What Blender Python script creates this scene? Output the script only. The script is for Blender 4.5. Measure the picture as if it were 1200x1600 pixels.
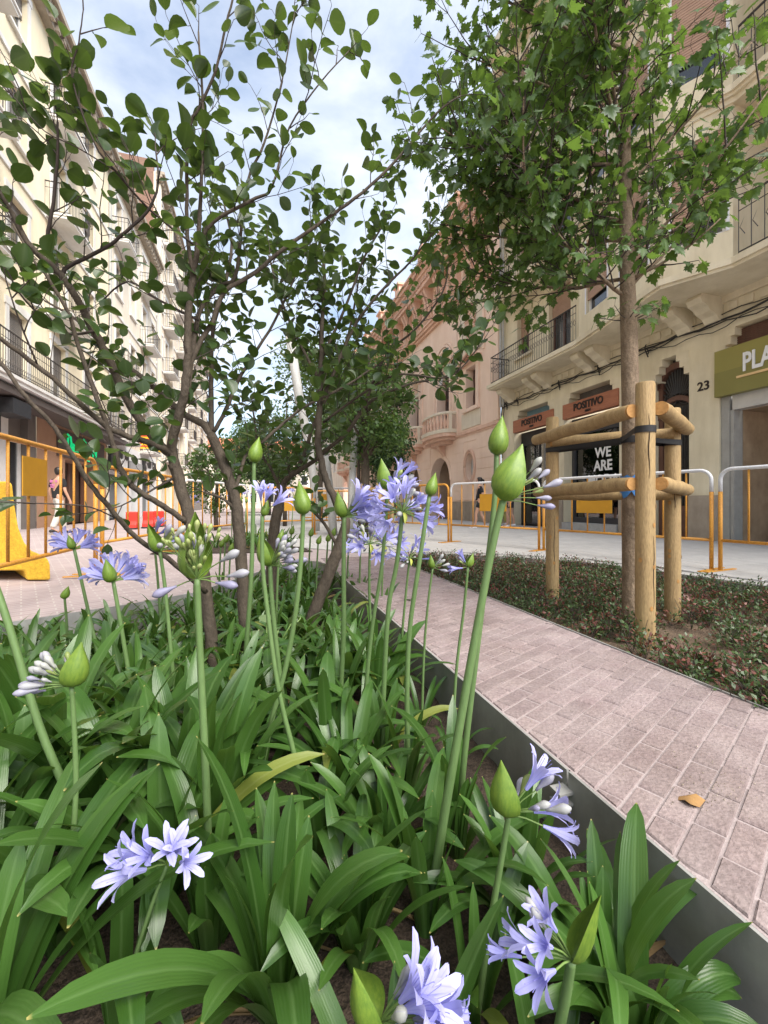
import bpy, math, random
import numpy as np
from mathutils import Vector, Matrix, geometry
random.seed(7); rng = random.Random(11); R = math.radians
for o in list(bpy.data.objects): bpy.data.objects.remove(o)
SC = bpy.context.scene
COL = SC.collection
# ------------------------------------------------------------ camera
FOC, HOR, ZC = 650.0, 787.0, 0.8
cam_d = bpy.data.cameras.new('camera'); cam = bpy.data.objects.new('camera', cam_d); COL.objects.link(cam)
cam.location = (0, 0, ZC); cam.rotation_euler = (R(90), 0, 0)
cam_d.sensor_fit = 'VERTICAL'; cam_d.sensor_height = 32.0; cam_d.lens = FOC/1600*32.0
cam_d.shift_y = -13/1600; cam_d.clip_start = 0.02; cam_d.clip_end = 3000
SC.camera = cam
# ------------------------------------------------------------ world and sun
SUN_EL, SUN_AZ = R(50), R(134)      # azimuth of the sun clockwise from +Y (camera direction)
w = bpy.data.worlds.new('World'); SC.world = w; w.use_nodes = True
nt = w.node_tree; N = nt.nodes; L = nt.links; N.clear()
out = N.new('ShaderNodeOutputWorld'); bg = N.new('ShaderNodeBackground'); L.new(bg.outputs[0], out.inputs[0])
sky = N.new('ShaderNodeTexSky'); sky.sky_type = 'NISHITA'; sky.sun_disc = False
sky.sun_elevation = SUN_EL; sky.sun_rotation = SUN_AZ; sky.air_density = 1.0; sky.dust_density = 1.0; sky.ozone_density = 1.2
tc = N.new('ShaderNodeTexCoord'); mp = N.new('ShaderNodeMapping'); mp.inputs['Scale'].default_value = (1.0, 1.0, 1.9)
mp.inputs['Location'].default_value = (0.35, 0.2, 0.1)
nz = N.new('ShaderNodeTexNoise'); nz.inputs['Scale'].default_value = 2.3; nz.inputs['Detail'].default_value = 9; nz.inputs['Roughness'].default_value = .55
nz.inputs['Distortion'].default_value = .35
rp = N.new('ShaderNodeValToRGB'); rp.color_ramp.elements[0].position = .36; rp.color_ramp.elements[1].position = .72
rp.color_ramp.elements[0].color = (.12, .12, .12, 1); rp.color_ramp.elements[1].color = (1, 1, 1, 1)
nz2 = N.new('ShaderNodeTexNoise'); nz2.inputs['Scale'].default_value = 6; nz2.inputs['Detail'].default_value = 6
cr2 = N.new('ShaderNodeValToRGB'); cr2.color_ramp.elements[0].color = (8.4, 9.1, 10.2, 1); cr2.color_ramp.elements[1].color = (10.8, 11.1, 11.4, 1)
cr2.color_ramp.elements[0].position = .3; cr2.color_ramp.elements[1].position = .7
mx = N.new('ShaderNodeMixRGB')
L.new(tc.outputs['Generated'], mp.inputs[0]); L.new(mp.outputs[0], nz.inputs['Vector']); L.new(mp.outputs[0], nz2.inputs['Vector'])
L.new(nz.outputs['Fac'], rp.inputs[0]); L.new(nz2.outputs['Fac'], cr2.inputs[0])
sg = N.new('ShaderNodeMixRGB'); sg.blend_type = 'MULTIPLY'; sg.inputs[0].default_value = 1; sg.inputs[2].default_value = (2.35, 2.3, 2.25, 1)
L.new(sky.outputs[0], sg.inputs[1])
L.new(rp.outputs[0], mx.inputs[0]); L.new(sg.outputs[0], mx.inputs[1]); L.new(cr2.outputs[0], mx.inputs[2])
L.new(mx.outputs[0], bg.inputs['Color']); bg.inputs['Strength'].default_value = 0.070
sd = bpy.data.lights.new('sun', 'SUN'); sun = bpy.data.objects.new('sun', sd); COL.objects.link(sun)
sd.energy = 4.6; sd.angle = R(52); sd.color = (1, .95, .87)
sv = Vector((math.sin(SUN_AZ)*math.cos(SUN_EL), math.cos(SUN_AZ)*math.cos(SUN_EL), math.sin(SUN_EL)))
sun.rotation_euler = sv.to_track_quat('Z', 'Y').to_euler(); sun.location = sv*60
SC.view_settings.view_transform = 'Standard'; SC.view_settings.look = 'None'
SC.view_settings.exposure = 0.92; SC.view_settings.gamma = 1.0
SC.render.engine = 'CYCLES'
SC.cycles.max_bounces = 8; SC.cycles.transparent_max_bounces = 8; SC.cycles.use_denoising = True
# ------------------------------------------------------------ frames
CT, ST = .956, .294                      # the street runs 17 degrees left of the view
TH = math.atan2(ST, CT)
def S(t, s, z=0.0): return Vector((t*CT - s*ST, t*ST + s*CT, z))
def at(px, py, Y): return Vector(((px-600)/FOC*Y, Y, ZC-(py-HOR)/FOC*Y))
def gr(px, py, z=0.0):
    Y = (ZC-z)*FOC/(py-HOR); return Vector(((px-600)/FOC*Y, Y, z))
# ------------------------------------------------------------ object helpers
def wm(o):
    if o is None: return Matrix.Identity(4)
    b = o.matrix_basis
    return (wm(o.parent) @ o.matrix_parent_inverse @ b) if o.parent else b
def link(name, data, parent=None, keep=True):
    o = bpy.data.objects.new(name, data); COL.objects.link(o)
    if parent is not None:
        o.parent = parent
        if keep: o.matrix_parent_inverse = wm(parent).inverted()
    return o
def tag(o, label, cat, group=None):
    o['label'] = label; o['category'] = cat
    if group: o['group'] = group
    return o
def thing(name, label, cat, loc=(0, 0, 0), rz=0.0, group=None):
    o = bpy.data.objects.new(name, None); COL.objects.link(o)
    o.empty_display_size = .1; o.location = loc; o.rotation_euler = (0, 0, rz)
    o.matrix_basis = Matrix.Translation(Vector(loc)) @ Matrix.Rotation(rz, 4, 'Z')
    return tag(o, label, cat, group)
class MB:
    def __init__(s): s.v = []; s.f = []; s.uv = None; s.rnd = None
    def add(s, vs, fs, M=None):
        n = len(s.v)
        s.v += [tuple(M @ Vector(p)) for p in vs] if M is not None else [tuple(p) for p in vs]
        s.f += [tuple(i+n for i in f) for f in fs]; return s
    def box(s, x0, x1, y0, y1, z0, z1, M=None):
        if x0 > x1: x0, x1 = x1, x0
        if y0 > y1: y0, y1 = y1, y0
        if z0 > z1: z0, z1 = z1, z0
        vs = [(x0,y0,z0),(x1,y0,z0),(x1,y1,z0),(x0,y1,z0),(x0,y0,z1),(x1,y0,z1),(x1,y1,z1),(x0,y1,z1)]
        return s.add(vs, [(3,2,1,0),(4,5,6,7),(0,1,5,4),(1,2,6,5),(2,3,7,6),(3,0,4,7)], M)
    def prism(s, base, top):                      # two loops of equal length, capped
        n = len(base); fs = [(i, (i+1) % n, n+(i+1) % n, n+i) for i in range(n)]
        return s.add(list(base)+list(top), fs+[tuple(range(n-1, -1, -1)), tuple(range(n, 2*n))])
    def tube(s, pts, rad, n=8, cap=True, flat=None):
        pts = [Vector(p) for p in pts]; k = len(pts)
        if not hasattr(rad, '__len__'): rad = [rad]*k
        up = None; vs = []
        for i in range(k):
            d = (pts[min(i+1, k-1)]-pts[max(i-1, 0)])
            d = d.normalized() if d.length > 1e-9 else Vector((0, 0, 1))
            if up is None:
                up = Vector((0, 0, 1)) if abs(d.z) < .9 else Vector((0, 1, 0))
            a = (up - d*up.dot(d)).normalized(); b = d.cross(a); up = a
            for j in range(n):
                q = 2*math.pi*j/n; vs.append(pts[i]+(a*math.cos(q)+b*math.sin(q))*rad[i])
        fs = [(i*n+j, i*n+(j+1) % n, (i+1)*n+(j+1) % n, (i+1)*n+j) for i in range(k-1) for j in range(n)]
        if cap: fs += [tuple(range(n-1, -1, -1)), tuple(range((k-1)*n, k*n))]
        return s.add(vs, fs)
    def lathe(s, prof, n=12, M=None):             # prof: (r, z)
        vs = [(r*math.cos(2*math.pi*j/n), r*math.sin(2*math.pi*j/n), z) for r, z in prof for j in range(n)]
        k = len(prof)
        fs = [(i*n+j, i*n+(j+1) % n, (i+1)*n+(j+1) % n, (i+1)*n+j) for i in range(k-1) for j in range(n)]
        fs += [tuple(range(n-1, -1, -1)), tuple(range((k-1)*n, k*n))]
        return s.add(vs, fs, M)
    def mesh(s, name, mat=None, smooth=False):
        me = bpy.data.meshes.new(name); me.from_pydata(s.v, [], s.f)
        if s.uv:
            ul = me.uv_layers.new(name='UVMap'); buf = np.zeros(len(me.loops)*2, dtype=np.float32)
            vi = np.zeros(len(me.loops), dtype=np.int32); me.loops.foreach_get('vertex_index', vi)
            buf.reshape(-1, 2)[:] = np.array(s.uv, dtype=np.float32)[vi]; ul.data.foreach_set('uv', buf)
        if s.rnd is not None:
            at_ = me.attributes.new('rnd', 'FLOAT', 'POINT'); at_.data.foreach_set('value', np.array(s.rnd, dtype=np.float32))
        if mat: me.materials.append(mat)
        if smooth: me.polygons.foreach_set('use_smooth', [True]*len(me.polygons))
        me.update(); return me
    def build(s, name, mat, parent=None, smooth=False, keep=True):
        return link(name, s.mesh(name, mat, smooth), parent, keep)
def bevel(o, wd=.01, seg=2):
    m = o.modifiers.new('bevel', 'BEVEL'); m.width = wd; m.segments = seg; m.limit_method = 'ANGLE'; return o
def inst(name, tv, tf, mats, mat, tuv=None, rnd=None, smooth=True):
    """many copies of one small template joined into a single mesh"""
    tv = np.array(tv, dtype=np.float64); k = len(mats); n = len(tv)
    A = np.array([[list(r) for r in m] for m in mats])
    V = np.einsum('kij,nj->kni', A[:, :3, :3], tv) + A[:, None, :3, 3]
    m = MB(); m.v = V.reshape(-1, 3).tolist()
    m.f = [tuple(i+q*n for i in f) for q in range(k) for f in tf]
    if tuv: m.uv = list(tuv)*k
    if rnd is None: rnd = [rng.random() for _ in range(k)]
    m.rnd = np.repeat(np.array(rnd), n)
    return m.mesh(name, mat, smooth)
def basis(loc, d, nrm, sc=1.0, wid=None):
    """matrix: local +Y along d, local +Z towards nrm"""
    y = Vector(d).normalized(); z = Vector(nrm); z = z-y*z.dot(y)
    if z.length < 1e-5: z = y.orthogonal()
    z.normalize(); x = y.cross(z); wd = sc if wid is None else wid
    return Matrix(((x.x*wd, y.x*sc, z.x*sc, loc[0]), (x.y*wd, y.y*sc, z.y*sc, loc[1]), (x.z*wd, y.z*sc, z.z*sc, loc[2]), (0, 0, 0, 1)))
# ------------------------------------------------------------ materials
def lin(r, g, b):
    f = lambda c: ((c/255+.055)/1.055)**2.4 if c/255 > .04045 else c/255/12.92
    return (f(r), f(g), f(b))
def nodes(name):
    m = bpy.data.materials.new(name); m.use_nodes = True; t = m.node_tree
    return m, t, t.nodes, t.links, t.nodes['Principled BSDF']
def mat(name, c1, c2=None, scale=6, rough=.75, bump=0.0, bscale=60, metal=0.0, stain=0.0, stretch=(1, 1, 1), spec=.4, per_object=0.0, emit=0.0, space='Object', fine=.0):
    m, t, n, l, p = nodes(name)
    c2 = c2 or tuple(x*.82 for x in c1)
    tc = n.new('ShaderNodeTexCoord'); mp = n.new('ShaderNodeMapping'); mp.inputs['Scale'].default_value = stretch
    l.new(tc.outputs[space], mp.inputs[0])
    nz = n.new('ShaderNodeTexNoise'); nz.inputs['Scale'].default_value = scale; nz.inputs['Detail'].default_value = 7; nz.inputs['Roughness'].default_value = .62
    l.new(mp.outputs[0], nz.inputs['Vector'])
    rp = n.new('ShaderNodeValToRGB'); rp.color_ramp.elements[0].position = .32; rp.color_ramp.elements[1].position = .68
    rp.color_ramp.elements[0].color = (*c2, 1); rp.color_ramp.elements[1].color = (*c1, 1)
    l.new(nz.outputs['Fac'], rp.inputs[0]); col = rp.outputs[0]
    if stain:
        mp2 = n.new('ShaderNodeMapping'); mp2.inputs['Scale'].default_value = (1, 1, .22); l.new(tc.outputs[space], mp2.inputs[0])
        n2 = n.new('ShaderNodeTexNoise'); n2.inputs['Scale'].default_value = 1.3; n2.inputs['Detail'].default_value = 9; n2.inputs['Roughness'].default_value = .68
        l.new(mp2.outputs[0], n2.inputs['Vector'])
        r2 = n.new('ShaderNodeValToRGB'); r2.color_ramp.elements[0].position = .35; r2.color_ramp.elements[1].position = .62
        g = 1-stain; r2.color_ramp.elements[0].color = (g, g*.97, g*.92, 1); r2.color_ramp.elements[1].color = (1, 1, 1, 1)
        l.new(n2.outputs['Fac'], r2.inputs[0])
        mm = n.new('ShaderNodeMixRGB'); mm.blend_type = 'MULTIPLY'; mm.inputs[0].default_value = 1
        l.new(col, mm.inputs[1]); l.new(r2.outputs[0], mm.inputs[2]); col = mm.outputs[0]
    if fine:
        n3 = n.new('ShaderNodeTexNoise'); n3.inputs['Scale'].default_value = scale*14; n3.inputs['Detail'].default_value = 3
        l.new(mp.outputs[0], n3.inputs['Vector'])
        r3 = n.new('ShaderNodeValToRGB'); r3.color_ramp.elements[0].position = .35; r3.color_ramp.elements[1].position = .65
        g = 1-fine; r3.color_ramp.elements[0].color = (g, g, g, 1); r3.color_ramp.elements[1].color = (1+fine*.4,)*3+(1,)
        l.new(n3.outputs['Fac'], r3.inputs[0])
        mm = n.new('ShaderNodeMixRGB'); mm.blend_type = 'MULTIPLY'; mm.inputs[0].default_value = 1
        l.new(col, mm.inputs[1]); l.new(r3.outputs[0], mm.inputs[2]); col = mm.outputs[0]
    if per_object:
        oi = n.new('ShaderNodeObjectInfo'); mr = n.new('ShaderNodeMapRange'); mr.inputs['To Min'].default_value = 1-per_object; mr.inputs['To Max'].default_value = 1+per_object*.6
        l.new(oi.outputs['Random'], mr.inputs['Value'])
        mm = n.new('ShaderNodeVectorMath'); mm.operation = 'SCALE'; l.new(col, mm.inputs[0]); l.new(mr.outputs[0], mm.inputs['Scale']); col = mm.outputs[0]
    l.new(col, p.inputs['Base Color']); p.inputs['Roughness'].default_value = rough; p.inputs['Metallic'].default_value = metal
    p.inputs['Specular IOR Level'].default_value = spec
    if emit:
        p.inputs['Emission Color'].default_value = (*c1, 1); p.inputs['Emission Strength'].default_value = emit
    if bump:
        nb = n.new('ShaderNodeTexNoise'); nb.inputs['Scale'].default_value = bscale; nb.inputs['Detail'].default_value = 5
        l.new(mp.outputs[0], nb.inputs['Vector'])
        b = n.new('ShaderNodeBump'); b.inputs['Strength'].default_value = bump; b.inputs['Distance'].default_value = .02
        l.new(nb.outputs['Fac'], b.inputs['Height']); l.new(b.outputs[0], p.inputs['Normal'])
    return m
def leafmat(name, dark, light, tcol, rough=.4, transl=.3, vein=None, vscale=0, spec=.5, tip=None):
    m, t, n, l, p = nodes(name)
    a = n.new('ShaderNodeAttribute'); a.attribute_name = 'rnd'; oi = n.new('ShaderNodeObjectInfo')
    ad = n.new('ShaderNodeMath'); ad.operation = 'ADD'; l.new(a.outputs['Fac'], ad.inputs[0]); l.new(oi.outputs['Random'], ad.inputs[1])
    fr = n.new('ShaderNodeMath'); fr.operation = 'FRACT'; l.new(ad.outputs[0], fr.inputs[0])
    tc = n.new('ShaderNodeTexCoord'); nz = n.new('ShaderNodeTexNoise'); nz.inputs['Scale'].default_value = 9; nz.inputs['Detail'].default_value = 4
    l.new(tc.outputs['Object'], nz.inputs['Vector'])
    m1 = n.new('ShaderNodeMath'); m1.operation = 'MULTIPLY_ADD'; m1.inputs[1].default_value = .5; m1.inputs[2].default_value = -.25
    l.new(nz.outputs['Fac'], m1.inputs[0]); a2 = n.new('ShaderNodeMath'); a2.operation = 'ADD'; a2.use_clamp = True
    l.new(fr.outputs[0], a2.inputs[0]); l.new(m1.outputs[0], a2.inputs[1])
    mx = n.new('ShaderNodeMixRGB'); mx.inputs[1].default_value = (*dark, 1); mx.inputs[2].default_value = (*light, 1); l.new(a2.outputs[0], mx.inputs[0])
    col = mx.outputs[0]
    if vein:
        uv = n.new('ShaderNodeUVMap'); sx = n.new('ShaderNodeSeparateXYZ'); l.new(uv.outputs[0], sx.inputs[0])
        if vscale:                                   # parallel veins along the blade plus a pale keel
            ws = n.new('ShaderNodeMath'); ws.operation = 'SINE'; wm_ = n.new('ShaderNodeMath'); wm_.operation = 'MULTIPLY'; wm_.inputs[1].default_value = vscale
            l.new(sx.outputs[0], wm_.inputs[0]); l.new(wm_.outputs[0], ws.inputs[0])
        sb = n.new('ShaderNodeMath'); sb.operation = 'SUBTRACT'; sb.inputs[1].default_value = .5; l.new(sx.outputs[0], sb.inputs[0])
        ab = n.new('ShaderNodeMath'); ab.operation = 'ABSOLUTE'; l.new(sb.outputs[0], ab.inputs[0])
        mr = n.new('ShaderNodeMapRange'); mr.inputs['From Min'].default_value = .0; mr.inputs['From Max'].default_value = .09; mr.inputs['To Min'].default_value = .42; mr.inputs['To Max'].default_value = 0
        l.new(ab.outputs[0], mr.inputs['Value'])
        m3 = n.new('ShaderNodeMixRGB'); m3.inputs[2].default_value = (*vein, 1); l.new(mr.outputs[0], m3.inputs[0]); l.new(col, m3.inputs[1]); col = m3.outputs[0]
        if vscale:
            b = n.new('ShaderNodeBump'); b.inputs['Strength'].default_value = .07; b.inputs['Distance'].default_value = .004
            l.new(ws.outputs[0], b.inputs['Height']); l.new(b.outputs[0], p.inputs['Normal'])
        if tip:
            mt = n.new('ShaderNodeMapRange'); mt.inputs['From Min'].default_value = .988; mt.inputs['From Max'].default_value = 1.0; l.new(sx.outputs[1], mt.inputs['Value'])
            m4 = n.new('ShaderNodeMixRGB'); m4.inputs[2].default_value = (*tip, 1); l.new(mt.outputs[0], m4.inputs[0]); l.new(col, m4.inputs[1]); col = m4.outputs[0]
    l.new(col, p.inputs['Base Color']); p.inputs['Roughness'].default_value = rough; p.inputs['Specular IOR Level'].default_value = spec
    if transl:
        tr = n.new('ShaderNodeBsdfTranslucent'); tr.inputs[0].default_value = (*tcol, 1)
        ms = n.new('ShaderNodeMixShader'); ms.inputs[0].default_value = transl
        l.new(p.outputs[0], ms.inputs[1]); l.new(tr.outputs[0], ms.inputs[2]); l.new(ms.outputs[0], n['Material Output'].inputs[0])
    return m
def glassmat(name, tint=(.02, .025, .03), rough=.06):
    m, t, n, l, p = nodes(name)
    p.inputs['Base Color'].default_value = (*tint, 1); p.inputs['Roughness'].default_value = rough; p.inputs['Specular IOR Level'].default_value = .9
    return m
MT = {}
MT['brick'] = mat('path brick', (.365, .30, .298), (.262, .20, .203), 5, .92, .35, 90, per_object=.14, fine=.17, space='Object', stain=.22)
MT['joint'] = mat('joint mortar', (.385, .325, .32), (.30, .25, .247), 14, .95, .3, 120)
MT['slab'] = mat('grey paving slab', (.50, .485, .465), (.43, .415, .40), 5, .85, .12, 140, per_object=.07, fine=.12)
MT['slabjoint'] = mat('slab joint', (.24, .23, .22), (.18, .17, .165), 9, .95)
MT['soil'] = mat('soil', (.085, .06, .042), (.035, .024, .017), 14, .95, .9, 55, fine=.5)
MT['drysoil'] = mat('dry straw soil', (.22, .155, .105), (.12, .085, .06), 12, .95, .9, 70, fine=.5)
MT['steel'] = mat('planter steel', (.42, .42, .41), (.29, .29, .285), 5, .5, .06, 30, metal=.15, stain=.35)
MT['concrete'] = mat('kerb concrete', (.46, .45, .43), (.36, .35, .33), 8, .9, .2, 90)
MT['wood'] = mat('round timber', (.45, .315, .15), (.31, .205, .095), 7, .7, .25, 40, stretch=(3, 3, .35), fine=.25)
MT['endwood'] = mat('timber end grain', (.50, .27, .09), (.32, .16, .05), 20, .8, .2, 60)
MT['strap'] = mat('rubber strap', (.02, .02, .022), None, 10, .6)
MT['yellow'] = mat('yellow fence paint', (.74, .36, .055), (.62, .27, .04), 7, .5, .08, 60, fine=.25, stain=.25)
MT['white'] = mat('white paint', (.78, .78, .79), (.66, .66, .68), 6, .5, fine=.1)
MT['plate'] = mat('yellow sign plate', (.62, .31, .02), (.52, .26, .02), 4, .5)
MT['block'] = mat('yellow barrier plastic', (.80, .50, .04), (.62, .37, .03), 4, .6, .2, 40, stain=.3, fine=.2)
MT['black'] = mat('black metal', (.018, .018, .02), (.03, .03, .032), 8, .5)
MT['iron'] = mat('wrought iron', (.035, .03, .03), (.06, .05, .045), 12, .55)
MT['glass'] = glassmat('window glass')
MT['dark'] = mat('dark interior', (.03, .026, .024), (.015, .013, .012), 3, .9)
MT['beige'] = mat('beige render', (.77, .69, .51), (.71, .63, .45), 1.6, .9, .12, 80, stain=.22)
MT['beige2'] = mat('beige trim', (.77, .69, .52), (.69, .61, .44), 3, .85, .1, 60, stain=.2)
MT['plinth'] = mat('stone plinth', (.44, .37, .29), (.34, .28, .22), 4, .9, .15, 60, stain=.25)
MT['pink'] = mat('salmon render', (.88, .68, .55), (.84, .63, .50), 1.5, .9, .08, 80, stain=.10)
MT['pink2'] = mat('terracotta trim', (.76, .51, .385), (.70, .45, .335), 3, .85, .1, 60, stain=.15)
MT['cream'] = mat('cream panel', (.74, .66, .53), (.68, .60, .47), 2, .9, .08, 80, stain=.12)
MT['lcream'] = mat('light cream render', (.86, .775, .585), (.82, .725, .53), 1.5, .9, .06, 80, stain=.1)
MT['lcream2'] = mat('pale cream render', (.80, .73, .61), (.76, .68, .56), 1.5, .9, .06, 80, stain=.12)
MT['lwhite'] = mat('white surround', (.78, .77, .75), (.70, .69, .67), 3, .85, stain=.15)
MT['rbrick'] = mat('brown brick', (.23, .135, .10), (.16, .095, .07), 9, .9, .2, 60)
MT['cornice'] = mat('stone cornice', (.40, .34, .27), (.28, .235, .18), 4, .9, .3, 20)
MT['shutter'] = mat('grey shutter', (.22, .20, .185), (.17, .155, .14), 4, .7)
MT['wshutter'] = mat('wooden roller blind', (.44, .285, .20), (.37, .235, .16), 6, .7)
MT['doorwood'] = mat('brown door wood', (.16, .075, .05), (.10, .05, .035), 5, .55, stretch=(3, 3, .5))
MT['brownpanel'] = mat('brown shop panel', (.42, .25, .16), (.37, .215, .135), 3, .7)
MT['signwood'] = mat('wooden sign board', (.42, .165, .085), (.30, .11, .06), 5, .6, stretch=(.5, .5, 6))
MT['olive'] = mat('olive sign board', (.20, .18, .045), (.22, .20, .055), 2, .45)
MT['olive2'] = mat('light olive sign band', (.27, .24, .06), (.25, .22, .055), 2, .45)
MT['blue'] = mat('pale blue board', (.22, .38, .44), (.18, .32, .38), 5, .7)
MT['letter'] = mat('dark letters', (.03, .018, .014), None, 5, .6)
MT['wletter'] = mat('white letters', (.85, .85, .84), None, 5, .5)
MT['cable'] = mat('cable', (.025, .022, .02), None, 5, .6)
MT['pole'] = mat('pale pole', (.52, .52, .50), (.40, .40, .385), 9, .6, stretch=(1, 1, .3), fine=.2)
MT['neon'] = mat('green neon', (.01, .62, .22), None, 5, .5, emit=.4)
# ============================================================ setting
PLANTER = [(.9, -1.2), (.9, 5.45), (.84, 5.75), (.68, 5.9), (.48, 5.82), (.2, 5.4), (-.2, 4.65), (-.54, 4.05), (-1.0, 3.72), (-1.6, 3.4), (-2.7, 2.8), (-3.4, 2.3), (-3.4, -1.2)]
BEDR = [(1.9, -1.2), (1.9, 5.6), (1.98, 5.85), (2.15, 6.0), (2.45, 6.05), (2.9, 5.9), (3.6, 5.3), (4.2, 4.65), (4.48, 3.7), (4.66, 2.7), (4.8, 1.6), (4.85, -1.2)]
HOLE = PLANTER[::-1][:-1] + [(.9, 5.45), (.9, 6.1), (1.9, 6.1)] + BEDR[1:]
SOILZ, BEDZ = -.22, -.10
def sheet(name, outer, holes, z, m):
    loops = [[S(t, s, z) for t, s in lp] for lp in [outer]+holes]
    flat = [p for lp in loops for p in lp]
    tri = geometry.tessellate_polygon(loops)
    b = MB(); b.v = [tuple(p) for p in flat]
    for f in tri:
        a, c, d = (flat[i] for i in f)
        if (c-a).cross(d-a).z < 0: f = f[::-1]
        b.f.append(tuple(f))
    o = b.build(name, m); return o
def paving_mat():
    m, t, n, l, p = nodes('lilac paving bricks')
    tc = n.new('ShaderNodeTexCoord'); mp = n.new('ShaderNodeMapping'); mp.inputs['Rotation'].default_value = (0, 0, -TH-R(24))
    l.new(tc.outputs['Object'], mp.inputs[0])
    bt = n.new('ShaderNodeTexBrick'); bt.inputs['Scale'].default_value = 1; bt.inputs['Brick Width'].default_value = .2; bt.inputs['Row Height'].default_value = .07
    bt.inputs['Mortar Size'].default_value = .006; bt.inputs['Color1'].default_value = (.41, .335, .335, 1); bt.inputs['Color2'].default_value = (.345, .275, .275, 1); bt.inputs['Mortar'].default_value = (.47, .43, .41, 1)
    l.new(mp.outputs[0], bt.inputs['Vector'])
    nz = n.new('ShaderNodeTexNoise'); nz.inputs['Scale'].default_value = .9; nz.inputs['Detail'].default_value = 9; nz.inputs['Roughness'].default_value = .7; l.new(tc.outputs['Object'], nz.inputs['Vector'])
    rp = n.new('ShaderNodeValToRGB'); rp.color_ramp.elements[0].position = .3; rp.color_ramp.elements[1].position = .7
    rp.color_ramp.elements[0].color = (.86, .85, .84, 1); rp.color_ramp.elements[1].color = (1.12, 1.1, 1.08, 1); l.new(nz.outputs['Fac'], rp.inputs[0])
    mm = n.new('ShaderNodeMixRGB'); mm.blend_type = 'MULTIPLY'; mm.inputs[0].default_value = 1; l.new(bt.outputs['Color'], mm.inputs[1]); l.new(rp.outputs[0], mm.inputs[2])
    l.new(mm.outputs[0], p.inputs['Base Color']); p.inputs['Roughness'].default_value = .9
    b = n.new('ShaderNodeBump'); b.inputs['Strength'].default_value = .3; b.inputs['Distance'].default_value = .005; b.invert = True
    l.new(bt.outputs['Fac'], b.inputs['Height']); l.new(b.outputs[0], p.inputs['Normal'])
    return m
MT['paving'] = paving_mat()
g = sheet('pavement', [(-40, -30), (40, -30), (40, 400), (-40, 400)], [HOLE], 0.0, MT['paving']); g['kind'] = 'structure'
g = MB().add([S(-600, -300, -.6), S(600, -300, -.6), S(600, 1500, -.6), S(-600, 1500, -.6)], [(0, 1, 2, 3)]).build('ground', MT['soil']); g['kind'] = 'structure'
# planter soil: an uneven grid a hand's breadth below the path
def bump_soil(name, poly, z, amp, m, sp=.07):
    from mathutils import noise
    ts = [p[0] for p in poly]; ss = [p[1] for p in poly]
    b = MB(); idx = {}
    n1 = int((max(ts)-min(ts)+.1)/sp); n2 = int((max(ss)-min(ss)+.1)/sp)
    for i in range(n1+1):
        for j in range(n2+1):
            t = min(min(ts)-.03+i*sp, max(ts)+.012); s = min(min(ss)-.03+j*sp, max(ss)+.012)
            q = S(t, s); h = noise.noise(q*2.1)*amp + noise.noise(q*9)*amp*.45 + noise.noise(q*31)*amp*.25
            idx[i, j] = len(b.v); b.v.append(tuple(S(t, s, z+h)))
    for i in range(n1):
        for j in range(n2): b.f.append((idx[i, j], idx[i+1, j], idx[i+1, j+1], idx[i, j+1]))
    o = b.build(name, m, smooth=True); o['kind'] = 'structure'; return o
bump_soil('soil', PLANTER, SOILZ, .035, MT['soil'])
bump_soil('bed_soil', BEDR, BEDZ, .03, MT['drysoil'])
# ---- brick path: each brick its own piece
pb = sheet('brick_path', [(.905, -1.2), (1.895, -1.2), (1.895, 6.1), (.905, 6.1)], [], -.0045, MT['joint']); pb['kind'] = 'structure'
def clip(poly, axis, val, keep_less):
    res = []; n = len(poly)
    for i in range(n):
        a, b = poly[i], poly[(i+1) % n]
        ia = (a[axis] <= val) if keep_less else (a[axis] >= val); ib = (b[axis] <= val) if keep_less else (b[axis] >= val)
        if ia: res.append(a)
        if ia != ib:
            k = (val-a[axis])/(b[axis]-a[axis]); res.append((a[0]+(b[0]-a[0])*k, a[1]+(b[1]-a[1])*k))
    return res
def brick_prism(poly, z0, z1, ins=.003):
    cx = sum(p[0] for p in poly)/len(poly); cy = sum(p[1] for p in poly)/len(poly)
    lo = [S(t, s, z0) for t, s in poly]; mid = [S(t, s, z1-.004) for t, s in poly]
    top = []
    for t, s in poly:
        d = math.hypot(t-cx, s-cy) or 1; k = max(0, 1-ins*1.6/d); top.append(S(cx+(t-cx)*k, cy+(s-cy)*k, z1))
    n = len(poly); b = MB(); b.v = [tuple(p) for p in lo+mid+top]
    for i in range(n):
        j = (i+1) % n; b.f += [(i, j, n+j, n+i), (n+i, n+j, 2*n+j, 2*n+i)]
    b.f.append(tuple(range(2*n, 3*n))); return b
ca, sa = math.cos(R(24)), math.sin(R(24)); bricks = []
brj = {r_: rng.uniform(-.03, .03) for r_ in range(-32, 108)}
for row in range(-32, 108):
    for k in range(-9, 26):
        u0 = k*.172+(row % 2)*.086+brj[row]; v0 = row*.07
        q = [(u0+.0035, v0+.0032), (u0+.1690, v0+.0032+rng.uniform(0, .0012)), (u0+.1690, v0+.0668), (u0+.0035, v0+.0668-rng.uniform(0, .0012))]
        q = [(a*ca-b*sa, a*sa+b*ca) for a, b in q]
        for ax, val, le in ((0, .912, False), (0, 1.888, True), (1, -.9, False), (1, 6.09, True)):
            if len(q) > 2: q = clip(q, ax, val, le)
        if len(q) < 3: continue
        ar = abs(sum(q[i][0]*q[(i+1) % len(q)][1]-q[(i+1) % len(q)][0]*q[i][1] for i in range(len(q))))/2
        if ar < .0009: continue
        c = sum(p[1] for p in q)/len(q); bricks.append((c, q))
bricks.sort(key=lambda x: x[0])
vis = [b for b in bricks if b[0] > .15]; rest = MB()
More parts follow.
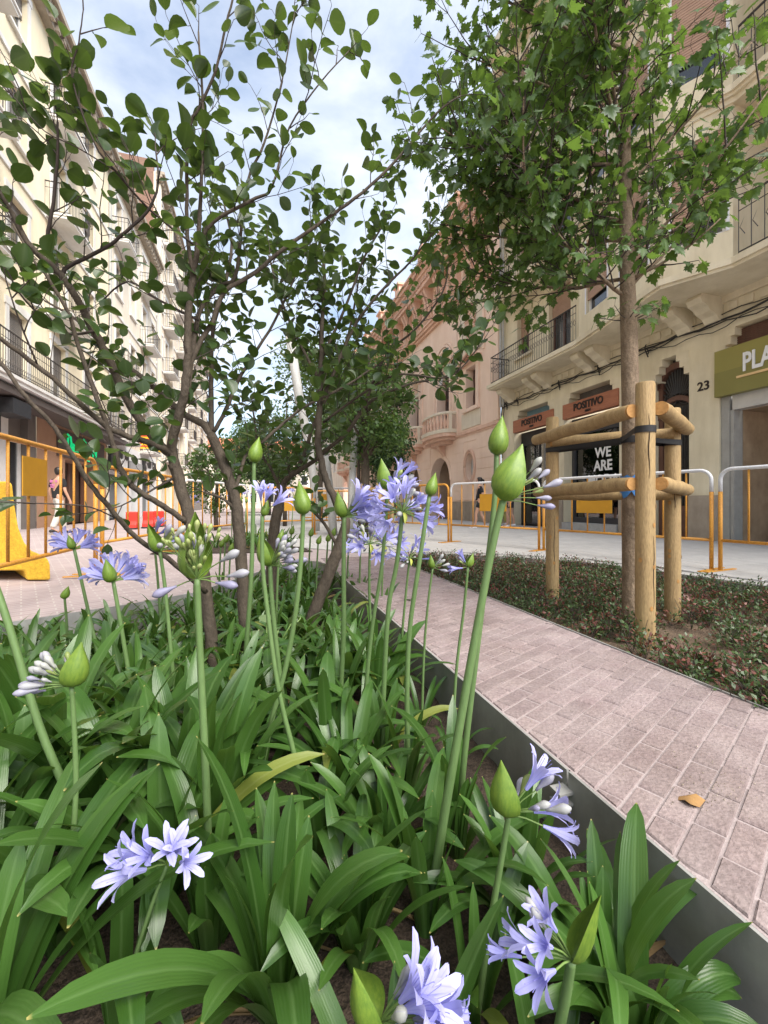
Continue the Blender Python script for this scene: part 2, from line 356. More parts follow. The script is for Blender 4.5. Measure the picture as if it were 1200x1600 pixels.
for i, (c, q) in enumerate(vis):
    b = brick_prism(q, -.02, rng.uniform(-.002, .0015))
    if i < 300: b.build('brick', MT['brick'], pb)
    else: rest.add(b.v, b.f)
for c, q in bricks:
    if c <= .15: b = brick_prism(q, -.02, 0); rest.add(b.v, b.f)
ro = rest.build('brick_paving', MT['brick'], pb); ro['kind'] = 'stuff'
# ---- grey slabs on the right hand pavement
sb = MB()
def inside(poly, t, s):
    c = False; n = len(poly)
    for i in range(n):
        a, b = poly[i], poly[(i+1) % n]
        if (a[1] > s) != (b[1] > s) and t < (b[0]-a[0])*(s-a[1])/(b[1]-a[1])+a[0]: c = not c
    return c
SLABZONE = [(5.15, -4), (5.1, 1.6), (4.95, 2.8), (4.78, 3.8), (4.45, 4.85), (3.75, 5.6), (3.1, 6.2), (2.5, 6.4), (1.6, 6.5), (-.4, 9.2), (-.9, 40), (9.28, 40), (9.28, -4)]
sl = sheet('slab_pavement', SLABZONE, [], .004, MT['slabjoint']); sl['kind'] = 'structure'
slabs = []; far = MB()
for j in range(-8, 90):
    s0 = j*.42
    for i in range(-3, 14):
        t0 = i*.8+(j % 3)*.27
        q = [(t0+.004, s0+.004), (t0+.796, s0+.004), (t0+.796, s0+.416), (t0+.004, s0+.416)]
        cin = [inside(SLABZONE, a, b) for a, b in q]
        if not any(cin): continue
        if all(cin): pl = q
        else:
            # trim against the zone edge by shrinking towards inside corners (cut slabs)
            cx, cy = t0+.4, s0+.21
            fine = [(a, b) for a in np.linspace(q[0][0], q[1][0], 9) for b in np.linspace(q[0][1], q[2][1], 7) if inside(SLABZONE, a, b)]
            if len(fine) < 8: continue
            from mathutils.geometry import convex_hull_2d
            h = convex_hull_2d([Vector(p) for p in fine]); pl = [fine[k] for k in h]
        c = S(t0+.4, s0+.21); px = 600+c.x/max(c.y, .1)*FOC
        slabs.append((c.y, -60 < px < 1260 and c.y > .5, pl))
slabs.sort(key=lambda x: x[0]); cnt = 0
for Y, v, pl in slabs:
    b = brick_prism(pl, .0, .0145+rng.uniform(-.0006, .0006), .002)
    ar = sum(pl[i][0]*pl[(i+1) % len(pl)][1]-pl[(i+1) % len(pl)][0]*pl[i][1] for i in range(len(pl)))
    if v and cnt < 290: b.build('paving_slab', MT['slab'], sl); cnt += 1
    else: far.add(b.v, b.f)
fo = far.build('far_paving_slabs', MT['slab'], sl); fo['kind'] = 'stuff'
# ---- steel edging of the sunk planter, concrete edge of the shrub bed
def edging(name, pts, z0, z1, th, m, label, cat):
    b = MB(); n = len(pts)
    P = [Vector((p[0], p[1])) for p in pts]; off = []
    for i in range(n):
        d = (P[min(i+1, n-1)]-P[max(i-1, 0)]).normalized(); off.append(P[i]+Vector((-d.y, d.x))*th)
    ring = lambda a, z: [S(q.x, q.y, z) for q in a]
    vs = ring(P, z0)+ring(off, z0)+ring(off, z1)+ring(P, z1)
    fs = []
    for i in range(n-1):
        for k in range(4): fs.append((k*n+i, k*n+i+1, ((k+1) % 4)*n+i+1, ((k+1) % 4)*n+i))
    fs += [(0, n, 2*n, 3*n), (n-1, 4*n-1, 3*n-1, 2*n-1)]
    o = b.add(vs, fs).build(name, m); tag(o, label, cat); return o
e1 = edging('planter_edging', [(.895, -1.1), (.895, 1.02)], -.5, .004, .008, MT['steel'], 'dark steel edging plate between brick path and agapanthus, nearest the camera', 'edging')
e2 = edging('planter_edging', [(.897, 1.03), (.897, 5.45), (.835, 5.75), (.68, 5.89), (.49, 5.81), (.2, 5.4)], -.5, .003, .008, MT['steel'], 'dark steel edging plate running along the brick path to the far planter tip', 'edging')
e3 = edging('planter_edging', [(.19, 5.38), (-.2, 4.65), (-.54, 4.05), (-1.0, 3.72), (-1.6, 3.4), (-2.7, 2.8), (-3.4, 2.3)], -.5, .006, .008, MT['steel'], 'dark steel edging at the left rim of the agapanthus planter', 'edging')
b = MB()
for z in (-.052, -.085): b.add(*(lambda q: (q.v, q.f))(MB().box(.84, .888, 1.0, 1.045, z, z+.008, Matrix.Rotation(TH, 4, 'Z'))))
b.build('bracket', MT['steel'], e1)
edging('bed_edging', [(1.893, -1.1), (1.893, 5.6), (1.972, 5.86), (2.14, 6.012), (2.45, 6.06)], -.4, .005, -.008, MT['steel'], 'thin dark metal edging strip between brick path and shrub bed', 'edging')
edging('kerb', [(2.45, 6.055), (2.9, 5.905), (3.6, 5.305), (4.205, 4.655), (4.485, 3.7), (4.665, 2.7), (4.805, 1.6), (4.855, -1.1)], -.4, .016, .2, MT['concrete'], 'pale concrete kerb curving round the far side of the shrub bed', 'kerb')
# dead leaf and grit on the path
lf = MB(); 
for i in range(9):
    a = i/9*6.28; r = .028+.008*math.sin(3*a+1); lf.v.append(tuple(gr(1080, 1254)+Vector((math.cos(a)*r*1.1, math.sin(a)*r*.8, .006+.008*math.sin(2*a)))))
lf.v.append(tuple(gr(1080, 1254)+Vector((0, 0, .017)))); lf.f = [(i, (i+1) % 9, 9) for i in range(9)]
tag(lf.build('dry_leaf', mat('dry leaf', (.33, .19, .07), (.24, .13, .05), 30, .8), smooth=True), 'curled brown dry leaf lying on the brick path', 'leaf')
gb = MB(); 
for i in range(260):
    u = rng.gauss(0, 1); v = rng.gauss(0, 1)
    if i < 110: p = gr(1115+u*30, 1232+v*20)
    else:
        p = S(rng.uniform(.93, 1.87), abs(rng.gauss(.9, .9))+.35)
    r = rng.uniform(.001, .0035); a = rng.random()*6
    gb.add([p+Vector((math.cos(a+k*2.1)*r, math.sin(a+k*2.1)*r, .001)) for k in range(3)]+[p+Vector((0, 0, r*1.1+.001))], [(0, 1, 3), (1, 2, 3), (2, 0, 3)])
go = gb.build('grit', mat('grit crumbs', (.42, .36, .29), (.16, .12, .09), 40, .9, space='Object')); go['kind'] = 'stuff'
# ============================================================ buildings
class Fc:
    """a facade plane in street coordinates: u runs along it, w outwards, z up"""
    def __init__(s, A, B=None, n=None, d=None):
        s.A = Vector(A); s.d = Vector(d) if d else (Vector(B)-s.A).normalized(); s.len = (Vector(B)-s.A).length if B else 0
        s.n = Vector(n) if n else None
    def P(s, u, w, z): q = s.A+s.d*u+s.n*w; return (q.x, q.y, z)
    def box(s, b, u0, u1, w0, w1, z0, z1):
        P = s.P; b.add([P(u0,w0,z0),P(u1,w0,z0),P(u1,w1,z0),P(u0,w1,z0),P(u0,w0,z1),P(u1,w0,z1),P(u1,w1,z1),P(u0,w1,z1)],
                       [(3,2,1,0),(4,5,6,7),(0,1,5,4),(1,2,6,5),(2,3,7,6),(3,0,4,7)]); return b
    def quad(s, b, u0, u1, z0, z1, w=0): b.add([s.P(u0,w,z0),s.P(u1,w,z0),s.P(u1,w,z1),s.P(u0,w,z1)], [(0,1,2,3)]); return b
    def wall(s, b, u0, u1, z0, z1, holes, dep=.28):
        us = sorted({u0, u1, *[min(max(h[i], u0), u1) for h in holes for i in (0, 1)]}); zs = sorted({z0, z1, *[min(max(h[i], z0), z1) for h in holes for i in (2, 3)]})
        for i in range(len(us)-1):
            for j in range(len(zs)-1):
                cu, cz = (us[i]+us[i+1])/2, (zs[j]+zs[j+1])/2
                if not any(h[0] < cu < h[1] and h[2] < cz < h[3] for h in holes): s.quad(b, us[i], us[i+1], zs[j], zs[j+1])
        for h in holes: s.reveal(b, *h[:4], dep)
        return b
    def reveal(s, b, u0, u1, z0, z1, dep):
        P = s.P
        for (a, c), (e, f) in (((u0,z0),(u1,z0)),((u1,z0),(u1,z1)),((u1,z1),(u0,z1)),((u0,z1),(u0,z0))):
            b.add([P(a,0,c),P(e,0,f),P(e,-dep,f),P(a,-dep,c)], [(0,1,2,3)])
    def arch(s, b, u0, u1, zs, zt, w=0, dep=.3, n=14, ry=None):
        """fills between a semicircular opening (spring zs) and the line zt, with its soffit"""
        c = (u0+u1)/2; r = (u1-u0)/2; ry = ry or r; pts = [(c-r*math.cos(math.pi*i/n), zs+ry*math.sin(math.pi*i/n)) for i in range(n+1)]
        for (a, z), (e, f) in zip(pts, pts[1:]):
            b.add([s.P(a,w,z),s.P(e,w,f),s.P(e,w,zt),s.P(a,w,zt)], [(0,1,2,3)]); b.add([s.P(a,w,z),s.P(e,w,f),s.P(e,w-dep,f),s.P(a,w-dep,z)], [(0,1,2,3)])
        return b
    def archband(s, b, u0, u1, zs, wd, w0, w1, n=14):
        c = (u0+u1)/2; r = (u1-u0)/2
        for i in range(n):
            q = []
            for w in (w0, w1):
                for k, rr in ((i, r), (i+1, r), (i+1, r+wd), (i, r+wd)):
                    a = math.pi*k/n; q.append(s.P(c-rr*math.cos(a), w, zs+rr*math.sin(a)))
            b.add(q, [(3,2,1,0),(4,5,6,7),(0,1,5,4),(1,2,6,5),(2,3,7,6),(3,0,4,7)])
        return b
def bld(b, name, m, parent, smooth=False): return b.build(name, m, parent, smooth, keep=False)
def house(name, label): return thing(name, label, 'building', (0, 0, 0), TH)
def text(s, name, F, u, z, w, size, m, parent, rd=1, ext=.012, align='CENTER', bold=0.0, sx=1.0):
    cu = bpy.data.curves.new('text', 'FONT'); cu.body = s; cu.size = size; cu.align_x = align; cu.extrude = ext; cu.offset = bold; cu.resolution_u = 3
    o = bpy.data.objects.new('text', cu); me = bpy.data.meshes.new_from_object(o)
    bpy.data.objects.remove(o)
    for v in me.vertices: v.co = F.P(u+rd*v.co.x*sx, w+v.co.z, z+v.co.y)
    me.materials.clear(); me.materials.append(m); me.name = name
    return link(name, me, parent, False)
def shopglass():
    m, t, n, l, p = nodes('shop glass')
    tr = n.new('ShaderNodeBsdfTransparent'); tr.inputs[0].default_value = (.8, .83, .84, 1); gl = n.new('ShaderNodeBsdfGlossy'); gl.inputs['Roughness'].default_value = .02
    fr = n.new('ShaderNodeFresnel'); fr.inputs[0].default_value = 1.6; ad = n.new('ShaderNodeMath'); ad.inputs[1].default_value = .10; l.new(fr.outputs[0], ad.inputs[0])
    ms = n.new('ShaderNodeMixShader'); l.new(ad.outputs[0], ms.inputs[0]); l.new(tr.outputs[0], ms.inputs[1]); l.new(gl.outputs[0], ms.inputs[2]); l.new(ms.outputs[0], n['Material Output'].inputs[0])
    return m
MT['shopglass'] = shopglass()
def railing(F, parent, u0, u1, w, z0, z1, m, ends=(True, True), step=.12, orn=None, wb=0.0, name='railing'):
    b = MB()
    runs = [((u0, w), (u1, w))]
    if ends[0]: runs.append(((u0, wb), (u0, w)))
    if ends[1]: runs.append(((u1, wb), (u1, w)))
    for (ua, wa), (ub, wbb) in runs:
        Lr = math.hypot(ub-ua, wbb-wa); k = max(1, int(Lr/step))
        for zz, rr in ((z1, .022), (z0+.07, .014), (z0+(z1-z0)*.8, .009)): b.tube([F.P(ua, wa, zz), F.P(ub, wbb, zz)], rr, 5)
        for i in range(k+1):
            f = i/k; uu, ww = ua+(ub-ua)*f, wa+(wbb-wa)*f
            b.tube([F.P(uu, ww, z0), F.P(uu, ww, z1)], .0085, 4)
            if orn and i < k:
                f2 = (i+1)/k; u2, w2 = ua+(ub-ua)*f2, wa+(wbb-wa)*f2; zc = z0+(z1-z0)*orn; um, wq = (uu+u2)/2, (ww+w2)/2; h = step*.8
                b.tube([F.P(um, wq, zc-h), F.P(u2*.9+uu*.1, w2*.9+ww*.1, zc), F.P(um, wq, zc+h), F.P(uu*.9+u2*.1, ww*.9+w2*.1, zc), F.P(um, wq, zc-h)], .007, 4)
    return bld(b, name, m, parent)
def balcony(F, parent, u0, u1, w, z, rail=1.05, th=.16, m=None, iron=None, orn=None, step=.12, ends=(True, True), lip=True):
    b = MB(); F.box(b, u0, u1, .0, w, z-th, z)
    if lip: F.box(b, u0-.03, u1+.03, .003, w+.04, z-th*.45, z-.01)
    o = bld(b, 'balcony', m or MT['lwhite'], parent)
    railing(F, o, u0+.05, u1-.05, w-.05, z, z+rail, iron or MT['iron'], ends, step, orn)
    return o
def window(F, parent, u0, u1, z0, z1, dep=.24, surround=None, sw=.16, shut=0.0, shm=None, frame=None, mull=True, sill=True):
    b = MB(); fr = .06
    F.box(b, u0, u0+fr, -dep, -dep+.06, z0, z1); F.box(b, u1-fr, u1, -dep, -dep+.06, z0, z1); F.box(b, u0+fr, u1-fr, -dep, -dep+.06, z1-fr, z1); F.box(b, u0+fr, u1-fr, -dep, -dep+.06, z0, z0+fr)
    if mull: F.box(b, (u0+u1)/2-.035, (u0+u1)/2+.035, -dep, -dep+.055, z0+fr, z1-fr)
    o = bld(b, 'window', frame or MT['lwhite'], parent)
    c = (u0+u1)/2
    for a, e in ((u0+fr, c-.035), (c+.035, u1-fr)) if mull else ((u0+fr, u1-fr),):
        p = MB(); F.box(p, a, e, -dep+.015, -dep+.022, z0+fr, z1-fr); bld(p, 'pane', MT['glass'], o)
    if surround:
        t = MB(); F.box(t, u0-sw, u0-.001, 0, .035, z0, z1); F.box(t, u1+.001, u1+sw, 0, .035, z0, z1); F.box(t, u0-sw-.04, u1+sw+.04, 0, .05, z1, z1+sw+.06); bld(t, 'surround', surround, o)
    if sill:
        t = MB(); F.box(t, u0-.18, u1+.18, -.05, .10, z0-.09, z0-.002); bld(t, 'sill', surround or MT['lwhite'], o)
    if shut:
        t = MB(); zb = z1-(z1-z0)*shut; k = int((z1-zb)/.055); F.box(t, u0, u1, -dep+.075, -dep+.09, zb, z1)
        for i in range(k): zz = zb+i*.055; F.box(t, u0+.002, u1-.002, -dep+.09, -dep+.105, zz+.006, zz+.05)
        bld(t, 'shutter', shm or MT['shutter'], o)
    return o
# ------------------------------------------------------------ left hand row
def left_house(name, label, s0, s1, H, floors, cols, wallm, ww=1.05, surround=None, bal=(), shuts=(), long_bal=None, gz=3.95, t0=-6.8, cor=MT['cornice'], corw=.55, depth=11, roofm=None):
    h = house(name, label); F = Fc((t0, 0), n=(1, 0), d=(0, 1)); holes = []; wl = []
    for fi, z in enumerate(floors):
        for ci, c in enumerate(cols):
            door = (fi, ci) in bal or fi == 0
            q = (c-ww/2, c+ww/2, z+(.06 if door else .85), z+2.45); holes.append(q); wl.append((fi, ci, q))
    b = MB(); F.wall(b, s0, s1, gz, H, holes)
    for sa in (s0, s1): b.add([F.P(sa, 0, 0), F.P(sa, -depth, 0), F.P(sa, -depth, H), F.P(sa, 0, H)], [(0, 1, 2, 3)])
    b.add([F.P(s0, 0, H), F.P(s1, 0, H), F.P(s1, -depth, H), F.P(s0, -depth, H)], [(0, 1, 2, 3)])
    bld(b, 'wall', wallm, h)
    for fi, ci, q in wl:
        window(F, h, *q, surround=surround, shut=shuts.get((fi, ci), 0) if shuts else 0, sill=not ((fi, ci) in bal or fi == 0))
        if (fi, ci) in bal and not (fi == 0 and long_bal):
            c = cols[ci]; balcony(F, h, c-1.1, c+1.1, .75, floors[fi], orn=None)
    if long_bal: balcony(F, h, long_bal[0], long_bal[1], .95, floors[0]+.02, orn=.18, th=.2, step=.11)
    b = MB(); F.box(b, s0-.02, s1+.02, 0, corw*.5, H-.55, H-.3); F.box(b, s0-.03, s1+.03, 0, corw*.75, H-.3, H-.12); F.box(b, s0-.04, s1+.04, 0, corw, H-.12, H+.08)
    k = int((s1-s0)/.42)
    for i in range(k): u = s0+.1+i*(s1-s0)/k; F.box(b, u, u+.16, .003, corw*.72, H-.52, H-.302)
    bld(b, 'cornice', cor, h)
    b = MB(); F.box(b, s0+.05, s0+.14, .03, .12, gz, H-.55); bld(b, 'drainpipe', MT['pole'], h)
    for fi in range(1, len(floors)):
        b = MB(); F.box(b, s0, s1, 0, .05, floors[fi]-.22, floors[fi]-.06); bld(b, 'string_course', surround or wallm, h)
    return h, F
fl = [4.05, 7.35, 10.65, 13.95]
hA, FA = left_house('apartment_building', 'cream building with white window surrounds above the green neon shop at left', -4, 23, 17.4, fl, [-1.2, 1.5, 4.2, 6.9, 9.6, 12.4, 15.1, 17.8, 20.6], MT['lcream'], surround=MT['lwhite'],
   bal={(1, 7), (2, 7), (3, 7), (1, 5), (2, 5), (3, 5), (1, 3), (2, 3)}, shuts={(0, 6): .75, (0, 7): .5, (1, 6): .3, (2, 6): .6, (0, 8): .8, (3, 6): .4, (1, 8): .9, (2, 8): .4}, long_bal=(-3.5, 22.3))
# its ground floor
b = MB(); FA.box(b, -4, 14.0, -.05, 0, 0, 3.9); bld(b, 'stone_facing', mat('white stone facing', (.66, .66, .65), (.58, .58, .57), 3, .7, stain=.1), hA)
b = MB(); FA.box(b, 14.0, 14.5, -.05, .04, 0, 3.9); bld(b, 'pier', MT['lwhite'], hA)
b = MB(); FA.box(b, 14.5, 14.62, -.3, -.2, 0, 2.8); FA.box(b, 15.55, 15.7, -.3, -.2, 0, 2.8); FA.box(b, 14.62, 15.55, -.3, -.2, 2.66, 2.8); FA.box(b, 14.62, 15.55, -.3, -.2, 0, .12)
d = bld(b, 'shop_door', MT['lwhite'], hA); b = MB(); FA.box(b, 14.62, 15.55, -.26, -.24, .12, 2.66); bld(b, 'pane', MT['glass'], d)
b = MB(); FA.box(b, 14.5, 15.7, -.31, -.2, 2.8, 3.9); FA.box(b, 15.7, 16.2, -.3, -.02, 0, 3.9); bld(b, 'dark_panel', mat('taupe panel', (.17, .15, .135), (.14, .12, .11), 3, .7), hA)
b = MB(); FA.wall(b, 16.2, 22.75, 0, 3.9, [(18.3, 21.3, 0, 2.45)], .5); bld(b, 'shop_front', MT['brownpanel'], hA)
b = MB(); FA.box(b, 18.3, 21.3, -.6, -.5, 0, 2.45); o = bld(b, 'entrance', mat('brown dark entrance', (.10, .065, .05), (.06, .04, .03), 3, .6), hA)
b = MB(); FA.box(b, 18.25, 18.6, -.45, -.40, 0, 2.4); FA.box(b, 19.7, 19.82, -.45, -.40, 0, 2.4); FA.box(b, 21.0, 21.3, -.45, -.40, 0, 2.4); bld(b, 'door_frame', MT['doorwood'], o)
b = MB(); FA.box(b, 17.6, 22.3, .0, .06, 2.52, 3.5); sgn = bld(b, 'sign_board', mat('dark brown fascia', (.10, .075, .065), (.075, .055, .05), 3, .6), hA)
b = MB()
def script(b, F, u, z, w, sc, strokes, r=.022):
    for st in strokes: b.tube([F.P(u+x*sc, w, z+y*sc) for x, y in st], r, 5)
STR = [[(0,0),(0,1),(.35,.9),(.5,.5),(.35,.1),(0,0)], [(.65,.1),(.8,.5),(1,.45),(1,.05),(.7,.1),(.65,.3)], [(1.2,.05),(1.22,.5),(1.4,.52),(1.55,.05)], [(1.75,.05),(1.78,.5)], [(1.8,.68),(1.84,.75)],
       [(2.3,-.1),(2.45,1.05),(2.8,.9),(2.55,.55),(2.95,.35),(2.75,0),(2.35,.05)], [(3.1,.5),(3.25,.1),(3.45,.5)], [(3.5,.55),(3.3,-.35),(3.1,-.3)], [(4.0,1),(4.05,.05),(4.35,.75),(4.6,.05),(4.75,1.05)], [(4.1,.95),(4.3,1.1),(4.55,.95)]]
script(b, FA, 18.3, 2.78, .09, .62, STR, .035); bld(b, 'neon_lettering', MT['neon'], sgn)
b = MB(); FA.box(b, -4, 23, -.0, .85, 3.62, 3.8); bld(b, 'soffit', mat('soffit board', (.12, .10, .09), None, 4, .8), hA)
b = MB(); FA.box(b, 13.1, 14.0, .25, .8, 3.15, 3.55); FA.box(b, 13.4, 13.6, 0, .3, 2.7, 3.5); lm = bld(b, 'awning_case', MT['black'], hA)
# second house
hB, FB_ = left_house('apartment_building', 'cream house with a red and yellow striped banner on its balcony', 23.02, 33, 17.6, fl, [24.6, 27.2, 29.8, 32.0], MT['lcream2'], ww=.95, surround=MT['lwhite'],
   bal={(0, 2), (1, 0), (1, 2), (2, 2), (3, 0), (3, 2), (0, 0)}, shuts={(0, 1): .7, (1, 1): .5, (2, 0): 1})
b = MB(); FB_.wall(b, 23.02, 33, 0, 3.95, [(23.2, 26.0, 0, 2.35), (26.9, 28.6, 0, 2.3), (29.3, 32.4, 0, 2.3)], .6); bld(b, 'shop_front', mat('white shop front', (.72, .72, .72), (.66, .66, .66), 3, .7), hB)
for a, e in ((23.2, 26.0), (26.9, 28.6), (29.3, 32.4)):
    b = MB(); FB_.box(b, a, e, -.62, -.5, 0, 2.35); bld(b, 'shop_window', MT['glass'], hB)
SCR2 = [[(.5,.9),(.2,1),(.05,.75),(.4,.45),(.35,.1),(0,.1)], [(.65,.5),(.7,.05),(.95,.1),(1,.5)], [(1.4,.5),(1.2,.4),(1.4,.2),(1.15,.05)], [(1.6,1),(1.6,.05)], [(1.6,.4),(1.85,.5),(1.9,.05)], [(2.15,.5),(2.15,.05)], [(2.15,.75),(2.18,.8)]]
for a, e, zz, sc in ((22.85+.2, 26.0, 2.45, .95), (29.2, 32.5, 2.45, .9)):
    b = MB(); FB_.box(b, a, e, .003, .12, zz, zz+1.15); o = bld(b, 'sign_board', MT['black'], hB)
    b = MB(); script(b, FB_, a+.35, zz+.18, .14, sc, SCR2, .05); bld(b, 'sign_lettering', MT['wletter'], o)
b = MB(); FB_.box(b, 26.3, 28.9, .01, .10, 2.5, 3.2); bld(b, 'roller_box', mat('grey roller', (.35, .35, .35), None, 4, .6), hB)
fb = MB(); k = 12
for i in range(9):
    b = MB(); z1 = 5.12-i*.105; z0 = z1-.105
    pts = [FB_.P(28.75+2.1*j/k, .79+.02*math.sin(j*1.3+i*.2), z1) for j in range(k+1)]+[FB_.P(28.75+2.1*j/k, .79+.02*math.sin(j*1.3+(i+1)*.2), z0) for j in range(k+1)]
    b.add(pts, [(j, j+1, k+2+j, k+1+j) for j in range(k)]); b.add([FB_.P(28.74, .02, z1), FB_.P(28.74, .79, z1), FB_.P(28.74, .79, z0), FB_.P(28.74, .02, z0)], [(0, 1, 2, 3)])
    m = mat('banner yellow', (.80, .47, .02), None, 5, .8) if i % 2 == 0 else mat('banner red', (.66, .06, .03), None, 5, .8)
    if i == 0:
        ban = thing('banner', 'red and yellow horizontally striped banner tied along a balcony railing', 'banner', (0, 0, 0), TH)
    bld(b, 'stripe', m, ban)
# taller house, its brown brick flank showing over the neighbour
hC, FC_ = left_house('apartment_building', 'tall pale house with pilasters and a brown brick flank wall above its neighbour', 33.02, 46, 24.4, [4.2, 7.6, 11, 14.4, 17.8, 20.9], [34.6, 36.6, 39.2, 41.8, 44.4], mat('pale beige render', (.70, .62, .50), (.64, .55, .44), 1.5, .9, stain=.15),
   ww=1.0, surround=MT['lwhite'], bal={(i, j) for i in range(6) for j in (1, 3)})
for u in (33.3, 37.9, 43.0, 45.4): bld(FC_.box(MB(), u, u+.5, .002, .22, 0, 23.8), 'pilaster', MT['lcream2'], hC)
b = MB(); FC_.box(b, 33.0, 33.3, -11, -.15, 17.0, 25.2); bld(b, 'brick_flank', MT['rbrick'], hC)
b = MB(); FC_.wall(b, 33.02, 46, 0, 4.0, [(34, 37.5, 0, 3), (38.6, 42.6, 0, 3), (43.6, 45.3, 0, 3)], .5); bld(b, 'shop_front', MT['lcream2'], hC)
b = MB(); FC_.box(b, 33.3, 45.7, -.6, -.5, 0, 3.1); bld(b, 'shop_window', MT['glass'], hC)
hD, FD_ = left_house('apartment_building', 'farthest beige house with balconies on the left side of the street', 46.02, 66, 20, fl+[17.0], [47.5, 50, 53, 56, 59, 62, 64.5], mat('sand render', (.62, .53, .40), (.56, .47, .35), 1.5, .9, stain=.15), ww=1.0, surround=MT['lwhite'], bal={(i, j) for i in range(5) for j in (0, 2, 4)})
b = MB(); FD_.box(b, 46.02, 66, -.2, 0, 0, 3.95); bld(b, 'shop_front', MT['shutter'], hD)
# the house closing the street
hE = house('tiled_house', 'distant house with a red tiled roof closing the far end of the street')
FE = Fc((-8, 78), n=(0, -1), d=(1, 0)); holes = [(i*3+1, i*3+2.1, z, z+1.7) for i in range(8) for z in (1, 4.2, 7.4)]
b = MB(); FE.wall(b, 0, 26, 0, 10, holes); bld(b, 'wall', MT['lcream2'], hE)
for q in holes: window(FE, hE, *q, surround=MT['lwhite'], mull=False)
b = MB(); b.add([FE.P(-.6, .7, 9.9), FE.P(26.6, .7, 9.9), FE.P(26.6, -5, 13), FE.P(-.6, -5, 13)], [(0, 1, 2, 3)]); 
for i in range(40): u = -.5+i*.68; b.tube([FE.P(u, .72, 9.95), FE.P(u, -5, 13.05)], .13, 5)
bld(b, 'roof', mat('roof tile', (.45, .17, .09), (.34, .12, .07), 4, .9), hE)
# ------------------------------------------------------------ right hand: beige house number 23
hR = house('beige_house', 'beige house with a bay window, shops and a carved door numbered 23'); FR = Fc((9.3, 0), n=(-1, 0), d=(0, 1))
OP = [(11.35, 13.55, 0, 4.22), (8.8, 10.9, 0, 4.22), (6.92, 7.86, 0, 4.25), (-3, 6.28, 0, 4.4)]
fl2 = [5.3, 8.45, 11.6, 14.75]; HR = 18.2
win2 = [(10.6, 11.6, z+.06, z+2.5) for z in fl2]
b = MB(); FR.wall(b, -6, 14.4, 0, HR, OP+win2+[(12.6, 13.3, z+.9, z+2.4) for z in fl2], .45)
b.add([FR.P(14.4, 0, 0), FR.P(14.4, -12, 0), FR.P(14.4, -12, HR), FR.P(14.4, 0, HR)], [(0, 1, 2, 3)]); b.add([FR.P(-6, 0, HR), FR.P(14.4, 0, HR), FR.P(14.4, -12, HR), FR.P(-6, -12, HR)], [(0, 1, 2, 3)])
bld(b, 'wall', MT['beige'], hR)
for q in win2: window(FR, hR, *q, shut=.35, shm=MT['wshutter'], frame=MT['doorwood'], sill=False)
for z in fl2: window(FR, hR, 12.6, 13.3, z+.9, z+2.4, shut=.5, shm=MT['wshutter'], frame=MT['doorwood'], surround=MT['beige2'], sw=.1)
for u0, u1 in ((13.56, 14.38), (10.92, 11.33), (7.88, 8.78), (6.3, 6.9)): bld(FR.box(MB(), u0, u1, .002, .06, 0, .98), 'plinth', MT['plinth'], hR)
# stepped corbels in the upper corners of the openings
for u0, u1, _, zt in OP:
    for e, sg in ((u0, 1), (u1, -1)):
        if e < 0: continue
        b = MB()
        for k, (wd, h0) in enumerate(((.30, .16), (.22, .32), (.12, .50))):
            FR.box(b, e, e+sg*wd, -.44, .01-.004*k, zt-h0, zt-(0 if k == 0 else (.16, .32)[k-1]))
        bld(b, 'corner_corbel', MT['beige2'], hR)
# slab, balcony and bay
slabpoly = [(13.95, 0), (13.95, .86), (9.43, .9), (6.35, 1.55), (5.37, 1.0), (-4, 1.0), (-4, 0)]
def polyslab(name, poly, z0, z1, m, parent, F=FR): return bld(MB().prism([F.P(u, w, z0) for u, w in poly], [F.P(u, w, z1) for u, w in poly]), name, m, parent)
def grow(poly, d): return [(u+(d if i < 2 else 0), w+(d if w > .1 else 0)) for i, (u, w) in enumerate(poly)]
bays = []
for k, z in enumerate(fl2):
    polyslab('slab', grow(slabpoly, 0), z-.20, z-.06, MT['beige2'], hR); polyslab('slab_moulding', grow(slabpoly, .05), z-.14, z-.02, MT['beige2'], hR)
    if k: polyslab('slab_lower_moulding', grow(slabpoly, -.06), z-.30, z-.201, MT['beige2'], hR)
for k, z in enumerate(fl2):
    zt = (fl2+[HR+.2])[k+1]-.3
    for (a, e, wins) in (((9.35, .82), (6.35, 1.47), [(.35, 1.25), (1.75, 2.65)]), ((6.35, 1.47), (5.42, .93), [(.14, .98)]), ((9.35, 0), (9.35, .82), []), ((5.42, .93), (5.42, 0), [])):
        A = FR.P(a[0], a[1], 0)[:2]; B = FR.P(e[0], e[1], 0)[:2]; dv = (Vector(B)-Vector(A)).normalized(); nn = Vector((-dv.y, dv.x))
        if nn.x > 0: nn = -nn
        if abs(nn.x) < .05: nn = Vector((0, 1)) if a[0] > 8 else Vector((0, -1))
        G = Fc(A, B, n=nn); hs = [(u0, u1, z+.55, z+2.5) for u0, u1 in wins]
        b = MB(); G.wall(b, 0, G.len, z-.02, zt, hs, .16); o = bld(b, 'bay_wall', MT['beige'], hR)
        for q in hs:
            wn = window(G, hR, *q, dep=.14, shut=.78 if k else .82, shm=MT['wshutter'], frame=MT['lwhite'], mull=False, sill=False)
            t = MB(); G.box(t, q[0]-.05, q[0]-.001, -.05, .012, q[2], q[3]); G.box(t, q[1]+.001, q[1]+.05, -.05, .012, q[2], q[3]); bld(t, 'blind_rail', MT['white'], wn)
